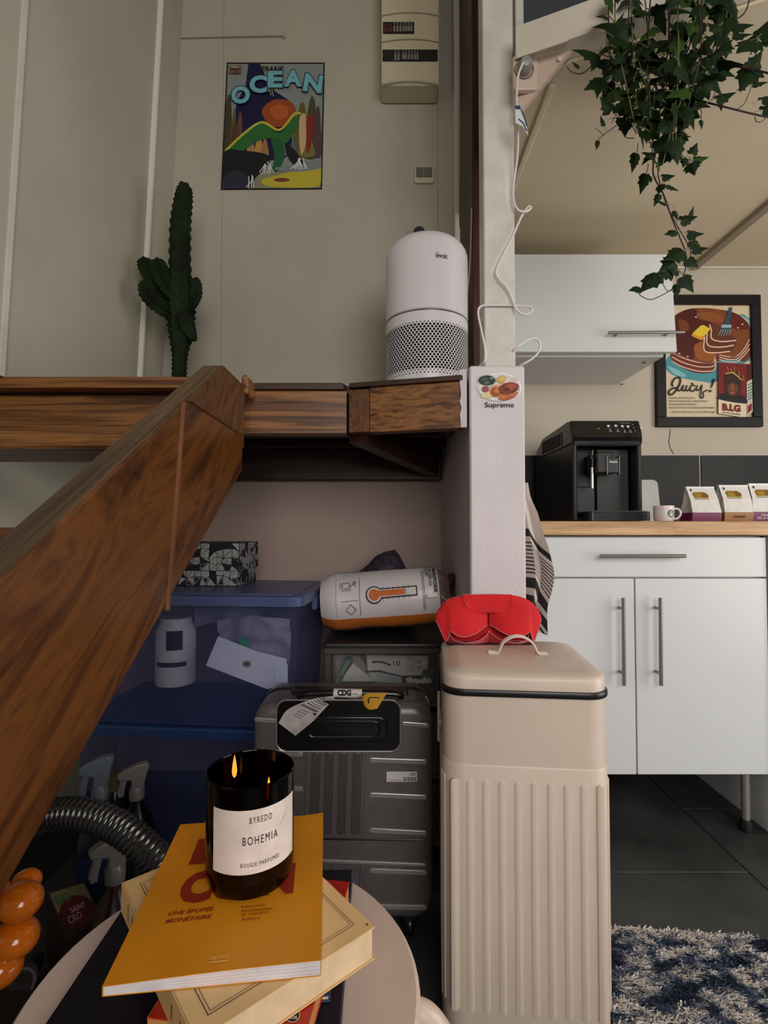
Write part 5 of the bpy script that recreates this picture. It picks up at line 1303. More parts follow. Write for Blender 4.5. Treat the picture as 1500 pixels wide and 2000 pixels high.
# ------------------------------------------------------------------ trailing ivy
iv = thing('trailing_ivy', 'long trailing green ivy hanging from above in front of the kitchen ceiling', 'plant', (0.62, 1.10, 2.0))
IVP = mat('ivy_leaf', (20, 36, 12), 0.55, var=0.4, vscale=30, spec=0.18)
IVL = mat('ivy_leaf_light', (42, 66, 18), 0.55, var=0.2, vscale=30, spec=0.18)
IVS = mat('ivy_stem', (46, 26, 26), 0.6); IVG = mat('ivy_stem_green', (96, 100, 54), 0.6)
half = [(0, 0), (.18, -.09), (.33, -.02), (.47, .14), (.36, .26), (.40, .44), (.25, .50), (.14, .72), (0, 1.0)]
def leaf_mesh(nm, mt, seed, narrow=1.0):
    r_ = random.Random(seed); m = MB()
    R_ = [(x * narrow * (1 + r_.uniform(-.1, .1)), y) for x, y in half]; L_2 = [(-x * narrow * (1 + r_.uniform(-.1, .1)), y) for x, y in half]
    fold = .35; curl = r_.uniform(.1, .5)
    z = lambda x, y: -abs(x) * fold - curl * y * y * .35
    V = [Vector((0, y, z(0, y))) for y in (0, .25, .5, .75, 1.0)] + [Vector((x, y, z(x, y))) for x, y in R_[1:-1]] + [Vector((x, y, z(x, y))) for x, y in L_2[1:-1]]
    F = []
    for b, flip in ((5, False), (12, True)):
        seq = [(0, b, b + 1), (0, b + 1, b + 2), (0, b + 2, b + 3), (0, b + 3, 1), (1, b + 3, b + 4), (1, b + 4, b + 5), (1, b + 5, 2), (2, b + 5, b + 6), (2, b + 6, 3), (3, b + 6, 4)]
        F += [t[::-1] if flip else t for t in seq]
    m.add(V, F, 0, False)
    m.tube([(0, 0, 0), (0, -.25, .05), (0.03, -.55, .02)], .022, 4, mi=1)
    me_o = m.build(nm, [mt, IVG], None); me = me_o.data; bpy.data.objects.remove(me_o); return me
LM = [leaf_mesh('leaf', IVP, 1), leaf_mesh('leaf', IVP, 2, .8), leaf_mesh('leaf', IVL, 3), leaf_mesh('leaf', IVP, 4, .62), leaf_mesh('leaf', IVP, 5, 1.1)]
ivM = wmat(iv).inverted(); nleaf = [0]
def leaf(p, size, tip, face, k=None):
    """leaf with base p, tip direction, face normal"""
    y = Vector(tip).normalized(); n = Vector(face); n = (n - y * n.dot(y)); n = n.normalized() if n.length > 1e-4 else y.orthogonal().normalized()
    x = y.cross(n); M = Matrix(((x.x, y.x, n.x, p[0]), (x.y, y.y, n.y, p[1]), (x.z, y.z, n.z, p[2]), (0, 0, 0, 1))) @ Matrix.Diagonal((size, size, size, 1))
    o = bpy.data.objects.new('leaf', LM[k if k is not None else random.choice((0, 0, 0, 1, 1, 1, 3, 3, 4, 4, 4, 2))]); COL.objects.link(o); o.parent = iv; o.matrix_local = ivM @ M
    nleaf[0] += 1
rnd = random.Random(11)
def stem(px_pts, r0, r1, mt=IVS, n=8):
    P_ = bez([tuple(atY(x, y, Y)) for x, y, Y in px_pts], n)
    MB().tube(P_, [r0 + (r1 - r0) * i / (len(P_) - 1) for i in range(len(P_))], 6).build('stem', mt, iv); return P_
def rdir(): return Vector((rnd.gauss(0, 1), rnd.gauss(0, 1), rnd.gauss(0, 1))).normalized()
# main hanging vines
vines = []
for k in range(24):
    x0 = 1190 + 205 * (k / 21) + rnd.uniform(-8, 8); Y0 = 1.08 + rnd.uniform(-.10, .12)
    f = (x0 - 1290) / 110; depth = 250 + 90 * (1 - min(1, abs(f))) + rnd.uniform(-70, 10)
    xe = 1288 + (x0 - 1288) * .45 + rnd.uniform(-16, 16)
    vines.append(stem([(x0, -45, Y0), (x0 + rnd.uniform(-12, 12), depth * .3, Y0 + rnd.uniform(-.02, .02)), (x0 * .6 + xe * .4 + rnd.uniform(-14, 14), depth * .65, Y0), (xe, depth, Y0 + rnd.uniform(-.03, .03))], .0016, .0009, rnd.choice((IVS, IVG, IVS))))
for P_ in vines:
    for i in range(3, len(P_), 2):
        if rnd.random() < .86:
            d = (Vector((rnd.gauss(0, .7), rnd.gauss(-.25, .5), -.9 + rnd.gauss(0, .45))))
            leaf(P_[i] + rdir() * .012, rnd.uniform(.030, .054), d, Vector((rnd.gauss(0, .6), -1 + rnd.gauss(0, .5), .5)))
# long strand
S1 = stem([(1290, 250, 1.10), (1280, 300, 1.10), (1276, 340, 1.10), (1296, 380, 1.10), (1310, 420, 1.10), (1326, 460, 1.10), (1338, 490, 1.10), (1340, 515, 1.10), (1332, 545, 1.10), (1312, 565, 1.10), (1290, 578, 1.09), (1270, 585, 1.08), (1252, 578, 1.08), (1246, 570, 1.08)], .0018, .0008, IVS)
S2 = stem([(1300, 240, 1.11), (1288, 300, 1.11), (1286, 345, 1.11), (1302, 400, 1.11), (1322, 440, 1.11), (1345, 480, 1.11), (1350, 505, 1.11)], .0014, .0008, IVS)
for (x, y, s_, dx, dz, k) in ((1262, 340, .05, -.35, -1, 3), (1272, 345, .028, -1, -.1, 0), (1294, 345, .028, 1, .1, 0), (1292, 360, .03, -.3, -.6, 1), (1303, 362, .03, 1, -.5, 3), (1288, 380, .032, -.5, -1, 3), (1300, 398, .024, -.8, .2, 3), (1318, 412, .024, .2, -1, 1), (1330, 430, .036, .8, .2, 0), (1349, 425, .026, .3, 1, 3), (1320, 452, .030, -1, -.3, 1), (1344, 455, .034, .9, -.1, 4), (1353, 470, .036, .5, -.8, 0),
                          (1335, 490, .052, -.9, -.4, 0), (1352, 488, .036, 1, .1, 1), (1345, 505, .03, .6, -.7, 4), (1318, 512, .046, -.9, -.6, 4), (1312, 530, .042, -1, -.2, 0), (1326, 532, .03, -.8, .2, 1), (1335, 540, .042, .5, -.9, 0), (1322, 556, .034, -.1, -1, 3), (1284, 535, .062, -1.0, -.95, 1), (1250, 562, .028, -.9, -.2, 0), (1258, 560, .02, .3, .4, 3)):
    leaf(atY(x, y, 1.095), s_, (dx, -.2, dz), (rnd.gauss(0, .3), -1, .35), k)
stem([(1326, 555, 1.10), (1304, 568, 1.095), (1284, 532, 1.09)], .0009, .0007)
# side strand with curly end
stem([(1300, 255, 1.08), (1312, 290, 1.08), (1330, 302, 1.08), (1345, 312, 1.08), (1356, 314, 1.08)], .0012, .0007)
for (x, y, s_, dx, dz) in ((1313, 262, .04, .9, -.2), (1310, 292, .032, -.4, -.9), (1322, 300, .026, .5, -.6), (1340, 310, .024, -.3, -.7), (1352, 300, .026, .4, .9), (1356, 312, .03, .8, .1), (1350, 318, .032, .1, -1)):
    leaf(atY(x, y, 1.075), s_, (dx, -.2, dz), (rnd.gauss(0, .3), -1, .3))
# right runners
stem([(1345, 190, 1.05), (1380, 200, 1.04), (1420, 210, 1.02), (1460, 220, 1.01), (1500, 229, 1.0), (1540, 236, 1.0)], .0020, .0014)
stem([(1405, 108, 1.05), (1422, 125, 1.04), (1452, 132, 1.03), (1480, 138, 1.02), (1530, 150, 1.0)], .0022, .0018)
stem([(1454, 131, 1.03), (1474, 110, 1.03), (1481, 78, 1.03)], .0010, .0008)
stem([(1412, 45, 1.05), (1442, 35, 1.04), (1458, 18, 1.04), (1468, -20, 1.04)], .0016, .0014)
stem([(1440, 214, 1.01), (1455, 200, 1.01), (1468, 168, 1.01)], .0009, .0007); stem([(1390, 195, 1.03), (1400, 172, 1.03), (1398, 156, 1.03)], .0009, .0007); stem([(1345, 197, 1.05), (1355, 214, 1.05), (1368, 210, 1.05), (1370, 235, 1.05)], .0009, .0006)
stem([(1474, 228, 1.0), (1478, 238, 1.0), (1490, 236, 1.0), (1496, 226, 1.0)], .0009, .0007)
for (x, y, s_, dx, dz, k) in ((1482, 76, .062, .5, .9, 0), (1476, 76, .058, -.8, -.6, 4), (1490, 76, .042, .9, .0, 0), (1472, 130, .060, -.6, -1, 0), (1470, 135, .040, .3, .6, 4), (1420, 70, .055, -.1, -1, 4), (1430, 50, .046, 1, .1, 0), (1432, 68, .04, .9, .0, 1), (1418, 35, .052, -.2, -1, 0), (1395, 130, .05, .9, -.5, 1), (1380, 165, .058, -.8, -.5, 0), (1398, 152, .044, .5, .9, 0), (1400, 193, .042, .9, .3, 1), (1395, 155, .026, 1, .2, 3), (1470, 165, .034, 1, .2, 3), (1455, 172, .02, -.8, -.2, 3), (1488, 195, .036, .9, .3, 0), (1490, 215, .04, .8, .2, 0), (1340, 205, .056, .3, -1, 3), (1332, 190, .06, -.3, -.9, 0), (1412, 10, .07, -.2, -1, 1), (1425, -8, .06, .3, -1, 0), (1370, 235, .02, 0, -1, 3), (1408, 200, .02, 0, -1, 3)):
    leaf(atY(x, y, 1.03), s_, (dx, -.15, dz), (rnd.gauss(0, .3), -1, .4), k)
# left runners
stem([(1205, 70, 1.10), (1190, 90, 1.10), (1165, 118, 1.11), (1140, 142, 1.12), (1120, 142, 1.12), (1106, 130, 1.12)], .0014, .0008)
stem([(1205, 130, 1.10), (1190, 150, 1.10), (1170, 165, 1.11), (1178, 180, 1.10), (1205, 195, 1.09), (1235, 200, 1.09)], .0014, .0011)
stem([(1222, 232, 1.09), (1200, 248, 1.09), (1178, 264, 1.09), (1168, 275, 1.09)], .0011, .0007); stem([(1180, 265, 1.09), (1170, 256, 1.09), (1162, 250, 1.09)], .0007, .0005)
stem([(1238, 270, 1.09), (1222, 268, 1.09), (1213, 252, 1.09)], .0010, .0006); stem([(1185, 62, 1.10), (1185, 95, 1.10)], .0008, .0007); stem([(1180, 190, 1.10), (1178, 216, 1.10)], .0013, .0008)
stem([(1196, 178, 1.1), (1197, 200, 1.1), (1184, 205, 1.1)], .0008, .0006)
for (x, y, s_, dx, dz, k) in ((1165, 105, .055, -.8, .15, 0), (1168, 108, .042, -.4, -1, 1), (1132, 130, .022, -.6, .3, 1), (1200, 45, .050, -1, -.15, 0), (1180, 155, .052, -.9, -.45, 0), (1196, 148, .05, .3, .3, 4), (1170, 168, .03, -.2, -1, 3), (1202, 158, .032, 0, 1, 3), (1195, 215, .040, -.6, .7, 0), (1206, 220, .044, .5, .8, 1), (1180, 245, .024, -.3, .8, 3), (1168, 275, .022, -.2, -1, 3), (1205, 232, .03, .9, -.1, 0), (1243, 300, .045, -.25, -1, 3)):
    leaf(atY(x, y, 1.085), s_, (dx, -.15, dz), (rnd.gauss(0, .3), -1, .4), k)
# pot on the mezzanine edge, above the picture
pp = Vector((0.64, 1.145, 0)); t_ = (pp - b0).dot(bd); q0 = b0 + bd * t_ + bn * 0.15
MB().lathe([(.001, zt + .004), (.085, zt + .004), (.11, zt + .16), (.115, zt + .16), (.105, zt + .15), (.001, zt + .14)], (q0.x, q0.y, 0), 24).build('pot', mat('pot_grey', (120, 116, 110), .7), iv)
MB().box((q0.x - .14, q0.y - .06, ZC + .0501), (q0.x + .14, q0.y + .12, zt + .004)).build('saucer', DARKG, iv)

# ------------------------------------------------------------------ suitcase
SG = mat('suitcase_grey', (106, 99, 99), 0.36, metal=0.35, var=0.04, vscale=30)
SB = mat('suitcase_black', (14, 13, 14), 0.22)
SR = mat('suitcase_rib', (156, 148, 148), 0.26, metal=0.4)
ysu = 1.122
sx0, sx1 = atY(491, 1500, ysu).x, atY(846, 1500, ysu).x
sz1 = atY(660, 1374, ysu).z; sz0 = 0.045; scx = (sx0 + sx1) / 2
sc = thing('suitcase', 'dark grey hard shell suitcase with airline tag standing behind the stool', 'suitcase', (scx, ysu + .1, 0))
SW, SH = sx1 - sx0, sz1 - sz0
Fsu = frontF((scx, ysu + .098, sz0 + SH / 2))
MB().prism(rrect(SW, SH, .045, 7), Fsu, .098, .026, 4, sm=True).build('front_shell', SG, sc)
MB().prism(rrect(SW, SH, .045, 7), Frame((scx, ysu + .108, sz0 + SH / 2), (-1, 0, 0), (0, 0, 1)), .062, .026, 4, sm=True).build('back_shell', SG, sc)
MB().prism(rrect(SW + .006, SH + .006, .047, 7), frontF((scx, ysu + .110, sz0 + SH / 2)), .014, .003).build('zip_seam', SB, sc)
su = lambda x, y, d: atY(x, y, ysu - d)
def rib(pxa, pya, pxb, pyb, wpx, mt=SR, nm='rib', h=.0035):
    a_, b_ = atY(pxa, pya, ysu), atY(pxb, pyb, ysu); u = (b_ - a_); L = u.length; u.normalize()
    MB().prism(rrect(L, wpx / 1000 * ysu, wpx / 2200 * ysu, 3, L / 2, 0), Frame(a_ + Vector((0, .001, 0)), u, u.cross(Vector((0, -1, 0))) * -1), h, .0018, 2).build(nm, mt, sc)
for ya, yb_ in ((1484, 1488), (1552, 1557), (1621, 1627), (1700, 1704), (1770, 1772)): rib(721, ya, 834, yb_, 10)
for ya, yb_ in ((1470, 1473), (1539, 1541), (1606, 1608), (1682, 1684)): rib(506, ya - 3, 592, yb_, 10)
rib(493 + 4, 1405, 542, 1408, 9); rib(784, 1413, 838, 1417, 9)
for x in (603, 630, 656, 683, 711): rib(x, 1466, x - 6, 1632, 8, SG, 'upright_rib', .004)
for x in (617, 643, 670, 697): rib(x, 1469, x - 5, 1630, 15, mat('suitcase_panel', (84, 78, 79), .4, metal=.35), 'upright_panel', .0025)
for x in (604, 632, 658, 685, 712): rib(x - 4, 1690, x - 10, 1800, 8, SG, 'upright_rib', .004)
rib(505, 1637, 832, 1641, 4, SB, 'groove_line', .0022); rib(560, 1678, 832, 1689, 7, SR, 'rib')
# handle plate
pl0, pl1 = atY(541, 1366, ysu), atY(782, 1466, ysu)
pcx, pcz = (pl0.x + pl1.x) / 2, (pl0.z + pl1.z) / 2; pw, phh = pl1.x - pl0.x, pl0.z - pl1.z
hp_ = MB().prism(rrect(pw, phh, .022, 6), frontF((pcx, ysu + .001, pcz)), .0045, .0015).build('handle_plate', SB, sc)
rim = [Vector((pcx + x, ysu - .0045, pcz + y)) for x, y in rrect(pw, phh, .022, 6)]
MB().tube(rim + [rim[0]], .0016, 6).build('plate_rim', SR, sc)
MB().prism(rrect(pw * .70, phh * .50, .02, 6), frontF((pcx + .012, ysu - .0035, pcz - .006)), .0055, .004, 3, sm=True).build('grip', mat('grip_black', (20, 18, 19), .18), sc)
gr_ = [Vector((pcx + .012 + x, ysu - .009, pcz - .006 + y)) for x, y in rrect(pw * .58, phh * .30, .014, 5)]
MB().tube(gr_ + [gr_[0]], .0022, 6).build('grip_edge', SB, sc)
# telescopic handle on top
zt3 = sz1 + .004
MB().box((atY(560, 1350, ysu).x, ysu + .055, sz1 - .01), (atY(800, 1350, ysu).x, ysu + .085, sz1 + .012), .004).build('handle_housing', SB, sc)
ya_ = ysu + .035
bar_ = [(atY(590, 1350, ya_).x, ya_, sz1 - .006), (atY(600, 1350, ya_).x, ya_ - .003, sz1 + .012), (atY(770, 1350, ya_).x, ya_ - .003, sz1 + .012), (atY(780, 1350, ya_).x, ya_, sz1 - .006)]
MB().tube(bez(bar_, 5), .0075, 10, flat=.8).build('top_handle', SB, sc)
for dx in (-1, 1):
    for dy in (.03, .17):
        x = scx + dx * (SW / 2 - .05); w_ = MB().lathe([(.001, -.010), (.019, -.010), (.022, -.004), (.022, .004), (.019, .010), (.001, .010)], n=18, M=Matrix.Translation((x, ysu + dy, .022)) @ Matrix.Rotation(pi / 2, 4, 'Y')).build('wheel', SB, sc)
        MB().box((x - .016, ysu + dy - .014, .026), (x + .016, ysu + dy + .014, sz0 + .014), .004).build('wheel_fork', SB, sc)
MB().box((sx1 - .001, ysu + .085, .30), (sx1 + .0008, ysu + .125, .34), .0003).build('side_latch', SB, sc)
# tags: wrap label, paper tail, yellow tail, barcode sticker
yb2 = ya_ - .0035; xa_, xb_ = atY(652, 1350, yb2).x, atY(707, 1350, yb2).x
MB().tube([(xa_, yb2, sz1 + .012), (xb_, yb2, sz1 + .011)], .0102, 12).build('tag_wrap', mat('tag_paper', (212, 204, 198), .5, var=.06, vscale=60), sc)
m = Print(pxmap(yb2 - .0102)); m.text('CDG', 659, 1359, 27, -12, (26, 24, 24), bold=.06); m.text('PAX', 689, 1357.5, 10, -4.4, (60, 56, 54)); m.line([(655, 1362), (680, 1364)], 2, (40, 36, 36)); m.done('tag_print', sc)
def tail(nm, L_px, R_px, ys_, mt, n=10):
    Lp = bez([tuple(atY(x, y, Y)) for (x, y), Y in zip(L_px, ys_)], n); Rp = bez([tuple(atY(x, y, Y)) for (x, y), Y in zip(R_px, ys_)], n); N = len(Lp)
    V = Lp + Rp + [p + Vector((0, .0007, 0)) for p in Lp] + [p + Vector((0, .0007, 0)) for p in Rp]
    F = []
    for i in range(N - 1):
        F += [(i, i + 1, N + i + 1, N + i), (2 * N + i, 3 * N + i, 3 * N + i + 1, 2 * N + i + 1), (i, 2 * N + i, 2 * N + i + 1, i + 1), (N + i, N + i + 1, 3 * N + i + 1, 3 * N + i)]
    F += [(0, N, 3 * N, 2 * N), (N - 1, 3 * N - 1, 4 * N - 1, 2 * N - 1)]
    o = MB().add(V, F, 0, True).build(nm, mt, sc); return Lp, Rp, o
ys_ = (ya_ - .016, ysu - .012, ysu - .014, ysu - .016)
Lp, Rp, o = tail('tag_tail', [(650, 1359), (606, 1367), (562, 1386), (544, 1412)], [(654, 1366), (636, 1382), (612, 1408), (577, 1437)], ys_, mat('tag_tail', (176, 166, 164), .45, var=.10, vscale=40))
def tmap(u, v, d):
    i = u * (len(Lp) - 1); k = min(int(i), len(Lp) - 2); f = i - k; return Lp[k].lerp(Lp[k + 1], f).lerp(Rp[k].lerp(Rp[k + 1], f), v) + Vector((0, -d, d * .3))
m = Print(tmap, .0006)
for u in (.16, .21, .26, .30, .35, .40): m.line([(u, .12), (u + .02, .5), (u, .88)], .018, (50, 46, 46))
for k in range(9): m.rect(.46, .1 + k * .085, .50, .16 + k * .085, (60, 54, 54))
for k in range(4): m.line([(.56 + .05 * k, .3), (.56 + .05 * k, .62)], .014, (120, 110, 110))
m.rect(.52, .80, .56, .90, (40, 36, 36)); m.done('tag_print', sc)
Lp, Rp, o = tail('yellow_tail', [(700, 1364), (706, 1360), (722, 1354), (756, 1353)], [(702, 1367), (712, 1379), (722, 1386), (737, 1384)], (ya_ - .014, ysu - .004, ysu - .010, ysu - .012), mat('tag_yellow', (204, 148, 40), .5))
m = Print(tmap, .0006); m.line([(.62, .62), (.62, .36), (.68, .26), (.9, .30)], .06, (30, 24, 20)); m.done('tag_print', sc)
MB().prism(rrect(1, 1, .02, 2), Frame((0, 0, 0), (1, 0, 0), (0, 0, 1)), .001) if False else None
m = Print(su, .0008); m.rect(755, 1507, 814.5, 1527, (214, 206, 204))
for k in range(12): m.rect(787 + k * 2.2, 1518, 787 + k * 2.2 + (1.3 if k % 3 else .6), 1526, (40, 36, 38))
m.line([(801, 1511.5), (812, 1511.5)], 1.6, (90, 84, 84)); m.line([(800, 1514.5), (812, 1514.5)], 1, (120, 110, 110)); m.line([(760, 1524), (784, 1524)], .8, (120, 110, 110)); m.done('price_sticker', sc)

# ------------------------------------------------------------------ kitchen bin
BC = mat('bin_cream', (212, 194, 178), 0.38, var=.02, vscale=8)
BCT = BC
b_rot = radians(-5.5)
bc_ = Vector((0.258, 1.030, 0))
bn_ = thing('pedal_bin', 'tall cream metal bin with vertical ribs and a wire handle on its lid', 'bin', bc_, b_rot)
BW, BD = .288, .286
zr, zs_, zg_, zl_ = 0.484, 0.600, 0.612, 0.642
MB().prism(rrect(BW, BD, .040, 7), topF((0, 0, .012)), zr - .012, .004, 2, sm=True, both=True).build('body', BC, bn_, local=True)
MB().prism(rrect(BW - .0035, BD - .0035, .039, 7), topF((0, 0, zr - .004)), zs_ - zr + .004, .002, 1, sm=True).build('collar', BC, bn_, local=True)
MB().prism(rrect(BW + .000, BD + .000, .040, 7), topF((0, 0, .0)), .014, .003).build('base_ring', mat('base_black', (24, 23, 23), .6), bn_, local=True)
MB().prism(rrect(BW + .004, BD + .004, .042, 7), topF((0, 0, zs_)), zg_ - zs_, .003, 2, sm=True, both=True).build('gasket', BLACK, bn_, local=True)
lid = MB()
lp = []; base_ = rrect(BW - .004, BD - .004, .040, 7)
rings = [(0, zg_), (0, zl_ - .013), (.0012, zl_ - .0095), (.004, zl_ - .0065), (.007, zl_ - .005), (.030, zl_)]
V = []; N = len(base_)
for ins, z in rings: V += [(x, y, z) for x, y in (inset(base_, ins) if ins else base_)]
F = [(k * N + i, k * N + (i + 1) % N, (k + 1) * N + (i + 1) % N, (k + 1) * N + i) for k in range(len(rings) - 1) for i in range(N)]
lid.add(V, F, 0, False); lid.s = [True] * len(lid.f)
lid.f.append(tuple((len(rings) - 1) * N + i for i in range(N))); lid.m.append(0); lid.s.append(False)
lid.build('lid', BC, bn_, local=True)
rb_ = rrect(.0125, .392, .006, 4)
first = None
for k in range(10):
    x = -.1235 + .0272 * k
    if first is None:
        first = MB().prism(rb_, frontF((0, 0, 0)), .0022, .0018, 2, sm=True).build('rib', BC, bn_, local=True); o = first
    else: o = copy_part(first, bn_)
    o.location = (x, -BD / 2 + .0008, .262)
for k in range(9):
    for sgn in (-1, 1):
        o = copy_part(first, bn_); o.rotation_euler = (0, 0, sgn * pi / 2); o.location = (sgn * (BW / 2 - .0008), -.108 + .0272 * k, .262)
for (cx_, cy_, a) in ((-BW / 2 + .040, -BD / 2 + .040, -.8), (BW / 2 - .040, -BD / 2 + .040, .8)):
    for da_ in (-.38, .38):
        o = copy_part(first, bn_); aa = a + da_; o.rotation_euler = (0, 0, aa); o.location = (cx_ + .0392 * sin(aa), cy_ - .0392 * cos(aa), .262)
hd = bez([(-.072, 0), (-.052, 0), (-.046, .004), (-.036, .020), (-.018, .030), (0, .033), (.018, .030), (.036, .020), (.046, .004), (.052, 0), (.072, 0)], 5)
for dy in (-.006, .006):
    MB().tube([(p.x * .80 + .008, dy - .005, zl_ + .002 + p.y) for p in hd], .0022, 8).build('handle_wire', BC, bn_, local=True)
MB().box((-BW / 2 - .006, -.02, .50), (-BW / 2 + .002, .04, .512), .002).box((-BW / 2 - .007, .0, .46), (-BW / 2 - .001, .012, .56), .002).build('side_handle', BC, bn_, local=True)
m = Print(lambda x, y, d: Vector((x, -BD / 2 - d, y)), .0006)
m.ell(-.006, .474, .0016, .0016, (150, 130, 116), 8); m.done('speck', bn_) if False else None

# red folded felt pouch on the lid
FELT = mat('felt_red', (206, 16, 26), 0.9, var=.05, vscale=20, bump=.1, bscale=260, sheen=.3)
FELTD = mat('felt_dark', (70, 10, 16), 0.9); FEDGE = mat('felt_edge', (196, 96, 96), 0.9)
yr = 1.128
rp = thing('felt_pouch', 'bright red folded felt basket with a front flap resting on the bin lid', 'pouch', (atY(953, 1250, yr).x, yr, zl_))
zlo = zl_ + .0012
pr_ = lambda x, y, dy=0: (lambda p: Vector((p.x, yr + dy, max(zlo, p.z))))(atY(x, y, yr))
def bulge(x): return -.022 * max(0.0, 1 - abs((abs(x - 953) - 50) / 52.0)) ** .7
up_edge = bez([(851, 1203), (858, 1190), (875, 1172), (905, 1164), (953, 1161), (1000, 1163), (1030, 1171), (1048, 1187), (1056, 1203)], 6)
def pouch_side(sgn):
    xi = 953 + sgn * 1.5; xo = 851 if sgn < 0 else 1056
    def ip(t, T):
        for (a, ya), (b, yb) in zip(T, T[1:]):
            if t <= b: return ya + (yb - ya) * (t - a) / (b - a)
        return T[-1][1]
    LOW = ((0, 1220), (8, 1222), (18, 1228), (30, 1234), (48, 1238.5), (62, 1237), (72, 1231), (77, 1228), (79, 1240), (84, 1250), (96, 1224), (105, 1204))
    LIP = ((0, 1229), (4, 1236), (22, 1245), (50, 1249), (70, 1246), (77, 1236), (79, 1230))
    lowf = lambda f: ip(abs(xo + (xi - xo) * f - 953), LOW)
    def upf(x):
        best = min(range(len(up_edge)), key=lambda i: abs(up_edge[i].x - x)); return up_edge[best].y
    def fn(u, v):
        x = xo + (xi - xo) * u; yt = upf(x); yb = lowf(u); y = yt + (yb - yt) * v
        return pr_(x, y, -.004 - .026 * sin(pi * min(1, u * 1.02)) ** .7 * (v ** .6))
    m = MB(); m.grid(fn, 40, 12)
    V0 = [fn(i / 40, 1.0) for i in range(41)]
    m.build('front_panel', FELT, rp)
    MB().tube(V0, .0013, 6).build('panel_edge', FEDGE, rp)
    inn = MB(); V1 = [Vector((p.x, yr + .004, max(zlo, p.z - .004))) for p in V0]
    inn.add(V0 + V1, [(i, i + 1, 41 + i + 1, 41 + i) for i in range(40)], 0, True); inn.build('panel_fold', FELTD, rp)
    lip = [pr_(953 + sgn * t, ip(t, LIP), -.006 - .030 * sin(pi * (t + 8) / 95)) for t in [79 * k / 24 for k in range(25)]]
    MB().tube(lip, .0013, 6).build('panel_edge', FEDGE, rp)
    lo = MB(); b0_ = [Vector((p.x, p.y + .012, zlo - .001)) for p in lip]
    lo.add(lip + b0_, [(i, i + 1, len(lip) + i + 1, len(lip) + i) for i in range(len(lip) - 1)], 0, True); lo.build('lower_panel', FELT, rp)
pouch_side(-1); pouch_side(1)
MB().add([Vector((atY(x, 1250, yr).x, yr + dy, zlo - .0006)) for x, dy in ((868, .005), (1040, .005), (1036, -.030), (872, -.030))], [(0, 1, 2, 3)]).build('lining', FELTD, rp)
back = [tuple(p) for p in up_edge] + [(1050, 1226), (1040, 1254), (866, 1254), (858, 1226)]
bk = [pr_(x, y, .006) for x, y in back]; n = len(bk)
MB().add(bk + [p + Vector((0, .004, 0)) for p in bk], [tuple(range(n)), tuple(n + i for i in range(n))[::-1]] + [(i, (i + 1) % n, n + (i + 1) % n, n + i) for i in range(n)]).build('back_panel', FELT, rp)
fl_ = [(902, 1161.5), (904, 1168), (908, 1180), (914, 1189), (922, 1194), (984, 1194), (993, 1190), (998, 1182), (1000, 1162), (997, 1160), (905, 1160)]
fv = [pr_(x, y, -.018 if y > 1175 else -.010) for x, y in fl_]; n = len(fv)
MB().add(fv + [p + Vector((0, .0045, 0)) for p in fv], [tuple(range(n)), tuple(n + i for i in range(n))[::-1]] + [(i, (i + 1) % n, n + (i + 1) % n, n + i) for i in range(n)]).build('flap', FELT, rp)

# ------------------------------------------------------------------ stool and books
ST = mat('stool_white', (210, 186, 172), 0.35, var=.04, vscale=9)
zs = 0.45; scn = Vector((-0.152, 0.508, 0)); SRd = .187
sl = thing('stool', 'round white stool with bent legs carrying the stack of books', 'stool', scn)
MB().lathe([(.001, zs - .022), (SRd - .006, zs - .022), (SRd, zs - .016), (SRd, zs - .005), (SRd - .004, zs), (.001, zs)], scn, 72).build('seat', ST, sl)
for k in range(4):
    a = radians(6 + 90 * k); dv = Vector((cos(a), sin(a), 0)); tv = Vector((-sin(a), cos(a), 0))
    cpt = [(.02, zs - .036), (.14, zs - .036), (.180, zs - .040), (.204, zs - .056), (.218, zs - .10), (.226, .2), (.234, .002)]
    C_ = bez(cpt, 6)
    MB().tube([scn + dv * p.x + Vector((0, 0, p.y)) for p in C_], .0125, 14).build('leg', ST, sl)

PAGE = mat('pages_cream', (214, 186, 150), 0.8, var=.05, vscale=60); PAGEW = mat('pages_white', (216, 206, 206), 0.8, var=.05, vscale=60)
def book(name, label, c, ang, w_, l_, z0, th, cover, spine, page, ct=.0012, over=.002, spine_side='L'):
    """cover lies along local x (width, spine at -x) and y (length)"""
    t = thing(name, label, 'book', (c[0], c[1], z0), ang)
    MB().box((-w_ / 2, -l_ / 2, 0), (w_ / 2, l_ / 2, ct), .0004).build('back_cover', cover, t, local=True)
    MB().box((-w_ / 2, -l_ / 2, th - ct), (w_ / 2, l_ / 2, th), .0004).build('front_cover', cover, t, local=True)
    MB().box((-w_ / 2 - .0005, -l_ / 2, 0), (-w_ / 2 + .0012, l_ / 2, th), .0005).build('spine', spine, t, local=True)
    m = MB(); n_ = max(3, int(th / .0016)); 
    for k in range(n_):
        a, b = ct + (th - 2 * ct) * k / n_, ct + (th - 2 * ct) * (k + 1) / n_
        o = .00012 * (k % 2); m.box((-w_ / 2 + .001, -l_ / 2 + over + o, a), (w_ / 2 - over - o, l_ / 2 - over - o, b))
    m.build('pages', page, t, local=True)
    return t
zb0_ = zs + .0008
# large dark book
t0 = .018
book('picture_book', 'large dark navy book lying lowest on the stool', (-.164, .475), radians(0.5), .252, .345, zb0_, t0, mat('cover_navy', (17, 17, 26), .45, var=.25, vscale=12), mat('spine_navy', (20, 20, 30), .5), mat('pages_blue', (44, 58, 92), .7), ct=.003, over=-.0005)
z1 = zb0_ + t0 + .0006
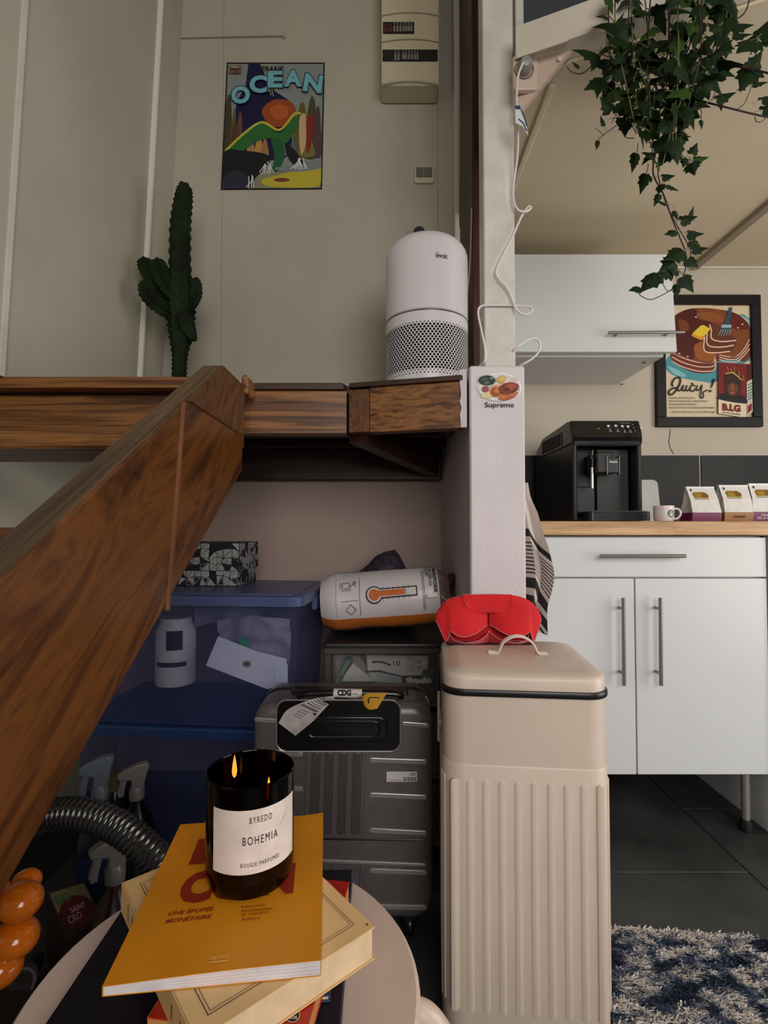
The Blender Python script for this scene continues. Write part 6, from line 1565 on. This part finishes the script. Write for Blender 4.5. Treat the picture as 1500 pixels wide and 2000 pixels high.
# small blue paperback corner sticking out at the far right
bb = book('thin_booklet', 'thin dark blue booklet peeping out behind the red book at the back of the stack', (-.108, .541), radians(4), .11, .15, z1, .006, mat('cover_blue', (34, 50, 84), .6, var=.3, vscale=40), mat('spine_blue', (34, 50, 84), .6), PAGE)
# red pocket book
t1 = .0194; z1 += .0066
zr1 = z1 + t1
E1, E2, N_ = atZ(683, 1722, zr1), atZ(620, 1940, zr1), atZ(288, 1987, zr1)
ra_ = (E1 - E2).normalized(); rx_ = Vector((ra_.y, -ra_.x, 0)); wr_ = (E1 - N_).dot(rx_); lr_ = (E1 - N_).dot(ra_)
rc_ = E1 - rx_ * wr_ / 2 - ra_ * lr_ / 2
rbk = book('pocket_book', 'red pocket book with an orange spine between the cream and the navy books', (rc_.x, rc_.y), atan2(rx_.y, rx_.x), wr_, lr_, z1, t1, mat('cover_red', (166, 34, 20), .35), mat('spine_orange', (206, 122, 40), .4), mat('pages_tan', (190, 130, 70), .8), over=.001)
rM = wmat(rbk); rI = rM.inverted()
def onb(M, z):
    Mi = M.inverted()
    def f(x, y, d):
        o = Mi @ Vector((0, 0, EYE)); r_ = Mi.to_3x3() @ ray(x, y); t = (z - o.z) / r_.z
        p = o + r_ * t; p.z = z + d; return M @ p
    return f
m = Print(onb(rM, t1))
m.ell(571, 1982, 15, 16.5, (214, 196, 170), 26); m.ell(571, 1982, 13.6, 15, (24, 20, 20), 26)
for i, (tx, yy) in enumerate((('LE', 1975), ('LIVRE', 1980), ('DE', 1985), ('POCHE', 1993))):
    w_ = 5 if len(tx) == 2 else 19
    m.text(tx, 571 - w_ / 2 + 0, yy, w_, -4 if len(tx) == 2 else -6.4, (214, 200, 180), bold=.03, shear=-.1)
m.done('emblem', rbk)
z2 = z1 + t1 + .0006
# cream book
zc2 = .5252; t2 = zc2 - z2
P0, RC, SP = [Vector((p.x, p.y)) for p in (atZ(238, 1724, zc2), atZ(733, 1810, zc2), atZ(342, 1947, zc2))]
v_ = (SP - P0).normalized(); u_ = Vector((-v_.y, v_.x))
w2, l2_ = (RC - P0).dot(u_), (RC - P0).dot(v_)
cc_ = P0 + u_ * w2 / 2 + v_ * l2_ / 2
cbk = book('cream_book', 'thick cream paperback lying askew beneath the ochre book', cc_, atan2(u_.y, u_.x), w2, l2_, z2, t2, mat('cover_cream', (216, 178, 124), .55, var=.05, vscale=14), mat('spine_cream', (212, 172, 116), .55), PAGE)
cM = wmat(cbk)
lm = Print(lambda x, y, d: cM @ Vector((x, y, t2 + d)), .0004)
INK2 = (60, 46, 36)
for (a, b, wd_) in ((.014, .014, .0007), (.0165, .0165, .0005)):
    x0_, x1_, y0_, y1_ = -w2 / 2 + a, w2 / 2 - a, -l2_ / 2 + b, l2_ / 2 - b
    lm.line([(x0_, y0_), (x1_, y0_), (x1_, y1_), (x0_, y1_), (x0_, y0_)], wd_, INK2)
lm.ell(w2 / 2 - .022, l2_ / 2 - .02, .0001, .0001, INK2, 6)
lm.poly([(w2 / 2 - .030, l2_ / 2 - .030), (w2 / 2 - .022, l2_ / 2 - .030), (w2 / 2 - .022, -.02), (w2 / 2 - .030, -.02)], (176, 150, 116))
lm.ell(w2 / 2 - .005, -l2_ / 2 + .006 + .0, .0012, .0012, (90, 60, 40), 8)
lm.done('border_print', cbk)
sm_ = Print(lambda x, y, d: cM @ Vector((-w2 / 2 - .0005 - d, x, y)), .0003)
for (y_, a, b) in ((l2_ / 2 - .03, .2, .8), (l2_ / 2 - .045, .15, .7), (l2_ / 2 - .06, .3, .8), (-l2_ / 2 + .03, .2, .75), (-l2_ / 2 + .05, .3, .7)):
    sm_.rect(y_, t2 * a, y_ + .0016, t2 * b, (40, 32, 28))
sm_.done('spine_print', cbk)
# ochre book with warped cover
z3 = zc2 + .0006; t3 = .0130; zt4 = z3 + t3
NL, NR_, FR_, FL = [Vector((p.x, p.y)) for p in (atZ(197, 1945, z3), atZ(635, 1908, z3), atZ(626, 1591, z3 + .0120), atZ(355, 1612, z3 + .0105))]
oc = (NL + NR_ + FR_ + FL) / 4; ou = ((NR_ - NL) + (FR_ - FL)).normalized()
w3 = ((NR_ - NL).length + (FR_ - FL).length) / 2; l3 = ((FL - NL).length + (FR_ - NR_).length) / 2
obk = thing('ochre_book', 'ochre yellow paperback with red lettering topmost on the stack under the candle', 'book', (oc.x, oc.y, z3), atan2(ou.y, ou.x))
oM = wmat(obk); OCH = mat('cover_ochre', (206, 132, 16), .5, var=.04, vscale=10); 
def warp(x, y):                       # cover height: thicker towards the free edge near the reader
    u = x / w3 + .5; v = .5 - y / l3
    return t3 - .0050 * (1 - u) * v + .0010 * sin(pi * u) * v - .002 * (1 - u) * (1 - v) + .007 * max(0, u - .86) / .14 * max(0, (1 - v) - .75)
def sheet(m, top_, n0, n1, d, ex=0.0):
    m.grid(lambda u, v: Vector(((u - .5) * (w3 + ex), (v - .5) * (l3 + ex), top_((u - .5) * w3, (v - .5) * l3))), 14, 14)
m = MB(); sheet(m, warp, 0, 0, 0); k0 = len(m.v); sheet(m, lambda x, y: warp(x, y) - .0006, 0, 0, 0)
for (a, b) in [((i / 14, 0), ((i + 1) / 14, 0)) for i in range(14)] + [((i / 14, 1), ((i + 1) / 14, 1)) for i in range(14)] + [((0, i / 14), (0, (i + 1) / 14)) for i in range(14)] + [((1, i / 14), (1, (i + 1) / 14)) for i in range(14)]:
    q = [Vector(((p[0] - .5) * w3, (p[1] - .5) * l3, warp((p[0] - .5) * w3, (p[1] - .5) * l3) - dz)) for dz in (0, .0006) for p in (a, b)]
    m.add([q[0], q[1], q[3], q[2]], [(0, 1, 2, 3)])
m.build('front_cover', OCH, obk, local=True)
MB().box((-w3 / 2, -l3 / 2, 0), (w3 / 2, l3 / 2, .0007)).build('back_cover', OCH, obk, local=True)
m = MB()
NP = 8; NS = 14
for k in range(NP):
    a, b = k / NP, (k + 1) / NP; o = .0003 + .00012 * (k % 2); X1, Y1 = w3 / 2 - .0006, l3 / 2 - o
    ring = [(-X1 + 2 * X1 * i / NS, -Y1) for i in range(NS)] + [(X1, -Y1 + 2 * Y1 * i / NS) for i in range(NS)] + [(X1 - 2 * X1 * i / NS, Y1) for i in range(NS)] + [(-X1, Y1 - 2 * Y1 * i / NS) for i in range(NS)]
    n_ = len(ring); V = [(x, y, .0007 + (warp(x, y) - .0016) * f) for f in (a, b) for x, y in ring]
    m.add(V, [(i, (i + 1) % n_, n_ + (i + 1) % n_, n_ + i) for i in range(n_)])
m.build('pages', PAGEW, obk, local=True)
MB().add([(-w3 / 2 - .0003, -l3 / 2, 0), (-w3 / 2 - .0003, l3 / 2, 0), (-w3 / 2 - .0003, l3 / 2, warp(-w3 / 2, l3 / 2)), (-w3 / 2 - .0003, -l3 / 2, warp(-w3 / 2, -l3 / 2)),
          (-w3 / 2 + .0005, -l3 / 2, 0), (-w3 / 2 + .0005, l3 / 2, 0), (-w3 / 2 + .0005, l3 / 2, warp(-w3 / 2, l3 / 2) - .0007), (-w3 / 2 + .0005, -l3 / 2, warp(-w3 / 2, -l3 / 2) - .0007)],
         [(0, 3, 2, 1), (4, 5, 6, 7), (0, 1, 5, 4), (1, 2, 6, 5), (2, 3, 7, 6), (3, 0, 4, 7)]).build('spine', OCH, obk, local=True)
def bil(px, py):                       # photograph pixel -> cover coordinates
    p = oM.inverted() @ Vector((0, 0, EYE)); r_ = oM.inverted().to_3x3() @ ray(px, py); t = (t3 - .002 - p.z) / r_.z; q = p + r_ * t; return q
op = Print(lambda x, y, d: oM @ Vector((x, y, warp(x, y) + d)), .0006)
RED = (142, 40, 18)
def otext(t_, x, y, w_, h_, c, **k): op.text(t_, x, y, w_, h_, c, **k)
a_ = bil(372, 1692); b_ = bil(570, 1692); hh = .038
c0, c1, c2 = bil(340, 1768), bil(366, 1704), bil(572, 1752)
otext('COIN', c0.x, c0.y, c2.x - c0.x, c1.y - c0.y, RED, bold=.06)
c0, c1 = bil(368, 1690), bil(392, 1640); otext('BIT', c0.x, c0.y, .100, c1.y - c0.y, RED, bold=.06)
op.done('title_print', obk); op = Print(lambda x, y, d: oM @ Vector((x, y, warp(x, y) + d)), .0006)
q_ = bil(322, 1803); otext('MONÉTAIRE', q_.x, q_.y, .0405, .0062, RED, shear=.15, bold=.02); op.done('subtitle_print', obk); op = Print(lambda x, y, d: oM @ Vector((x, y, warp(x, y) + d)), .0006); q_ = bil(328, 1788); otext('UNE ÉPOPÉE', q_.x, q_.y, .0405, .0062, RED, shear=.15, bold=.02)
op.done('subtitle_print', obk); op = Print(lambda x, y, d: oM @ Vector((x, y, warp(x, y) + d)), .0006)
for tx, y in (('Histoire,', 1778), ('fonctionnement', 1786), ('et impacts', 1794), ('futurs', 1803)):
    q_ = bil(471, y); otext(tx, q_.x, q_.y, .0285 * min(1.0, len(tx) / 14 + .15), .0036, (150, 66, 16), bold=.01)
op.done('blurb_print', obk); op = Print(lambda x, y, d: oM @ Vector((x, y, warp(x, y) + d)), .0006)
q_ = bil(408, 1878); otext('CRYPTO', q_.x, q_.y, .0162, .0036, (226, 186, 100), bold=.02); q2 = bil(408, 1882); op.rect(q2.x, q2.y - .001, q2.x + .0162, q2.y + .0002, (226, 186, 100))
op.done('publisher_mark', obk)

# candle
zcn = z3 + warp(.0, .02) + .0012
cx_, cy_, cr_ = atZ(484, 1720, zcn).x, .534, .0440
cnd = thing('candle', 'lit scented candle in a dark amber glass with a cream label', 'candle', (cx_, cy_, zcn))
ch = .1085
m_, nt_, b_n = _new('amber_glass'); MATS['amber_glass'] = m_
tr = nt_.nodes.new('ShaderNodeBsdfTransparent'); tr.inputs[0].default_value = rgb((124, 62, 28))
gl = nt_.nodes.new('ShaderNodeBsdfGlossy'); gl.inputs['Roughness'].default_value = .05; gl.inputs['Color'].default_value = (.8, .8, .8, 1)
fz = nt_.nodes.new('ShaderNodeFresnel'); fz.inputs[0].default_value = 1.4
mx = nt_.nodes.new('ShaderNodeMixShader'); nt_.links.new(fz.outputs[0], mx.inputs[0]); nt_.links.new(tr.outputs[0], mx.inputs[1]); nt_.links.new(gl.outputs[0], mx.inputs[2])
nt_.links.new(mx.outputs[0], nt_.nodes['Material Output'].inputs['Surface'])
R_ = cr_
MB().lathe([(.001, .0005), (R_ * .82, .0005), (R_ * .92, .003), (R_ * .985, .010), (R_, .018), (R_, ch - .001), (R_ - .001, ch), (R_ - .0026, ch), (R_ - .003, ch - .001), (R_ - .003, .02), (R_ * .86, .010), (.001, .008)], n=56).build('glass', m_, cnd, local=True)
wz = .064
MB().lathe([(.001, .0085), (R_ * .84, .0105), (R_ - .0034, .021), (R_ - .0034, wz), (R_ - .005, wz - .0012), (.001, wz - .0018)], n=40).build('wax', mat('wax_dark', (58, 38, 24), .35), cnd, local=True)
FLM = bpy.data.materials.new('flame_and_reflection'); FLM.use_nodes = True; nt2 = FLM.node_tree
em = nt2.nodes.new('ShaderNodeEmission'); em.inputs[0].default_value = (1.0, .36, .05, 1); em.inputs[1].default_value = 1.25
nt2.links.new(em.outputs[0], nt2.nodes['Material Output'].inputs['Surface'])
for (px, py, Yf) in ((525, 1543, cy_ - .010), (458, 1499, cy_ + .012)):  # second wick and glowing flame stand in for the flame's reflection in the glass
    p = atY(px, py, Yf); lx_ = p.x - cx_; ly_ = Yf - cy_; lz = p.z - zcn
    wk = MB().tube([(lx_, ly_, wz - .004), (lx_, ly_, lz - .008)], .0008, 6).build('wick_and_reflection', BLACK, cnd, local=True)
    MB().lathe([(.0002, -.011), (.0020, -.008), (.0027, -.004), (.0022, .002), (.0012, .008), (.0002, .013)], (lx_, ly_, lz), 12).build('flame_and_reflection', FLM, cnd, local=True)
# label wrapped round the glass
a0_, a1_ = radians(-36), radians(82)
zl0, zl1 = atY(425, 1696, cy_ - R_ * .78).z - zcn, atY(425, 1573, cy_ - R_ * .78).z - zcn
lab = lambda x, y, d: Vector((cx_ + (R_ + d) * sin(x), cy_ - (R_ + d) * cos(x), zcn + y))
LB = mat('label_cream', (222, 206, 196), .6, var=.05, vscale=40)
m = MB(); m.grid(lambda u, v: lab(a0_ + (a1_ - a0_) * u, zl0 + (zl1 - zl0) * v, .0005), 28, 2); m.build('label', LB, cnd)
p = Print(lab, .0008)
Hh = zl1 - zl0; mid = radians(26)
for tx, wd_, zf, hf in (('BYREDO', .48, .79, .10), ('BOHEMIA', .76, .46, .13), ('BOUGIE PARFUMÉE', .84, .12, .082)):
    p.text(tx, mid - wd_ / 2 + .02, zl0 + Hh * zf, wd_, Hh * hf, (12, 12, 18), bold=0.0, space=1.3)
p.line([(mid + .45, zl0 + Hh * .62), (mid + .62, zl0 + Hh * .74), (mid + .72, zl0 + Hh * .86)], .0006, (170, 156, 148))
p.done('label_print', cnd)

# ------------------------------------------------------------------ rug
rg0 = atZ(1205, 1806, 0.012); rg1 = atZ(1500, 1827, 0.012)
ra = atan2(rg1.y - rg0.y, rg1.x - rg0.x)
rw, rl = 1.05, .62
rug = thing('shag_rug', 'blue and cream mottled shaggy rug on the slate floor beside the bin', 'rug', (rg0.x, rg0.y, 0), ra)
OX = .085
MB().box((-OX, -rl, .0005), (rw, 0, .007), .002).build('backing', mat('rug_backing', (70, 78, 92), .95), rug, local=True)
rmats = [mat('pile_navy', (28, 40, 62), .95), mat('pile_blue', (72, 90, 118), .95), mat('pile_grey', (160, 160, 166), .95), mat('pile_cream', (232, 224, 216), .95)]
m = MB(); r9 = random.Random(5)
for k in range(46000):
    x = r9.uniform(-OX, .62); y = r9.uniform(-.50, .003)
    v = noise.noise(Vector((x * 13 + y * 9, y * 34 - x * 9, 1.3))) * .62 + noise.noise(Vector((x * 34, y * 70, 4))) * .5 + noise.noise(Vector((x * 5, y * 9, 8))) * .3 + .03
    if y > -.010: v += .35
    mi = 0 if v < -.12 else 1 if v < .06 else 2 if v < .20 else 3
    h = r9.uniform(.004, .008); a = r9.uniform(0, 2 * pi); w_ = r9.uniform(.0012, .0022); lx_, ly_ = r9.gauss(.004, .005), r9.gauss(-.006, .005)
    c, s_ = cos(a) * w_, sin(a) * w_
    b = len(m.v)
    m.v += [Vector((x - c, y - s_, .006)), Vector((x + c, y + s_, .006)), Vector((x + lx_ + c * .6, y + ly_ + s_ * .6, .006 + h)), Vector((x + lx_ - c * .6, y + ly_ - s_ * .6, .006 + h))]
    m.f.append((b, b + 1, b + 2, b + 3)); m.m.append(mi); m.s.append(False)
m.build('pile', rmats, rug, local=True, kind='stuff')
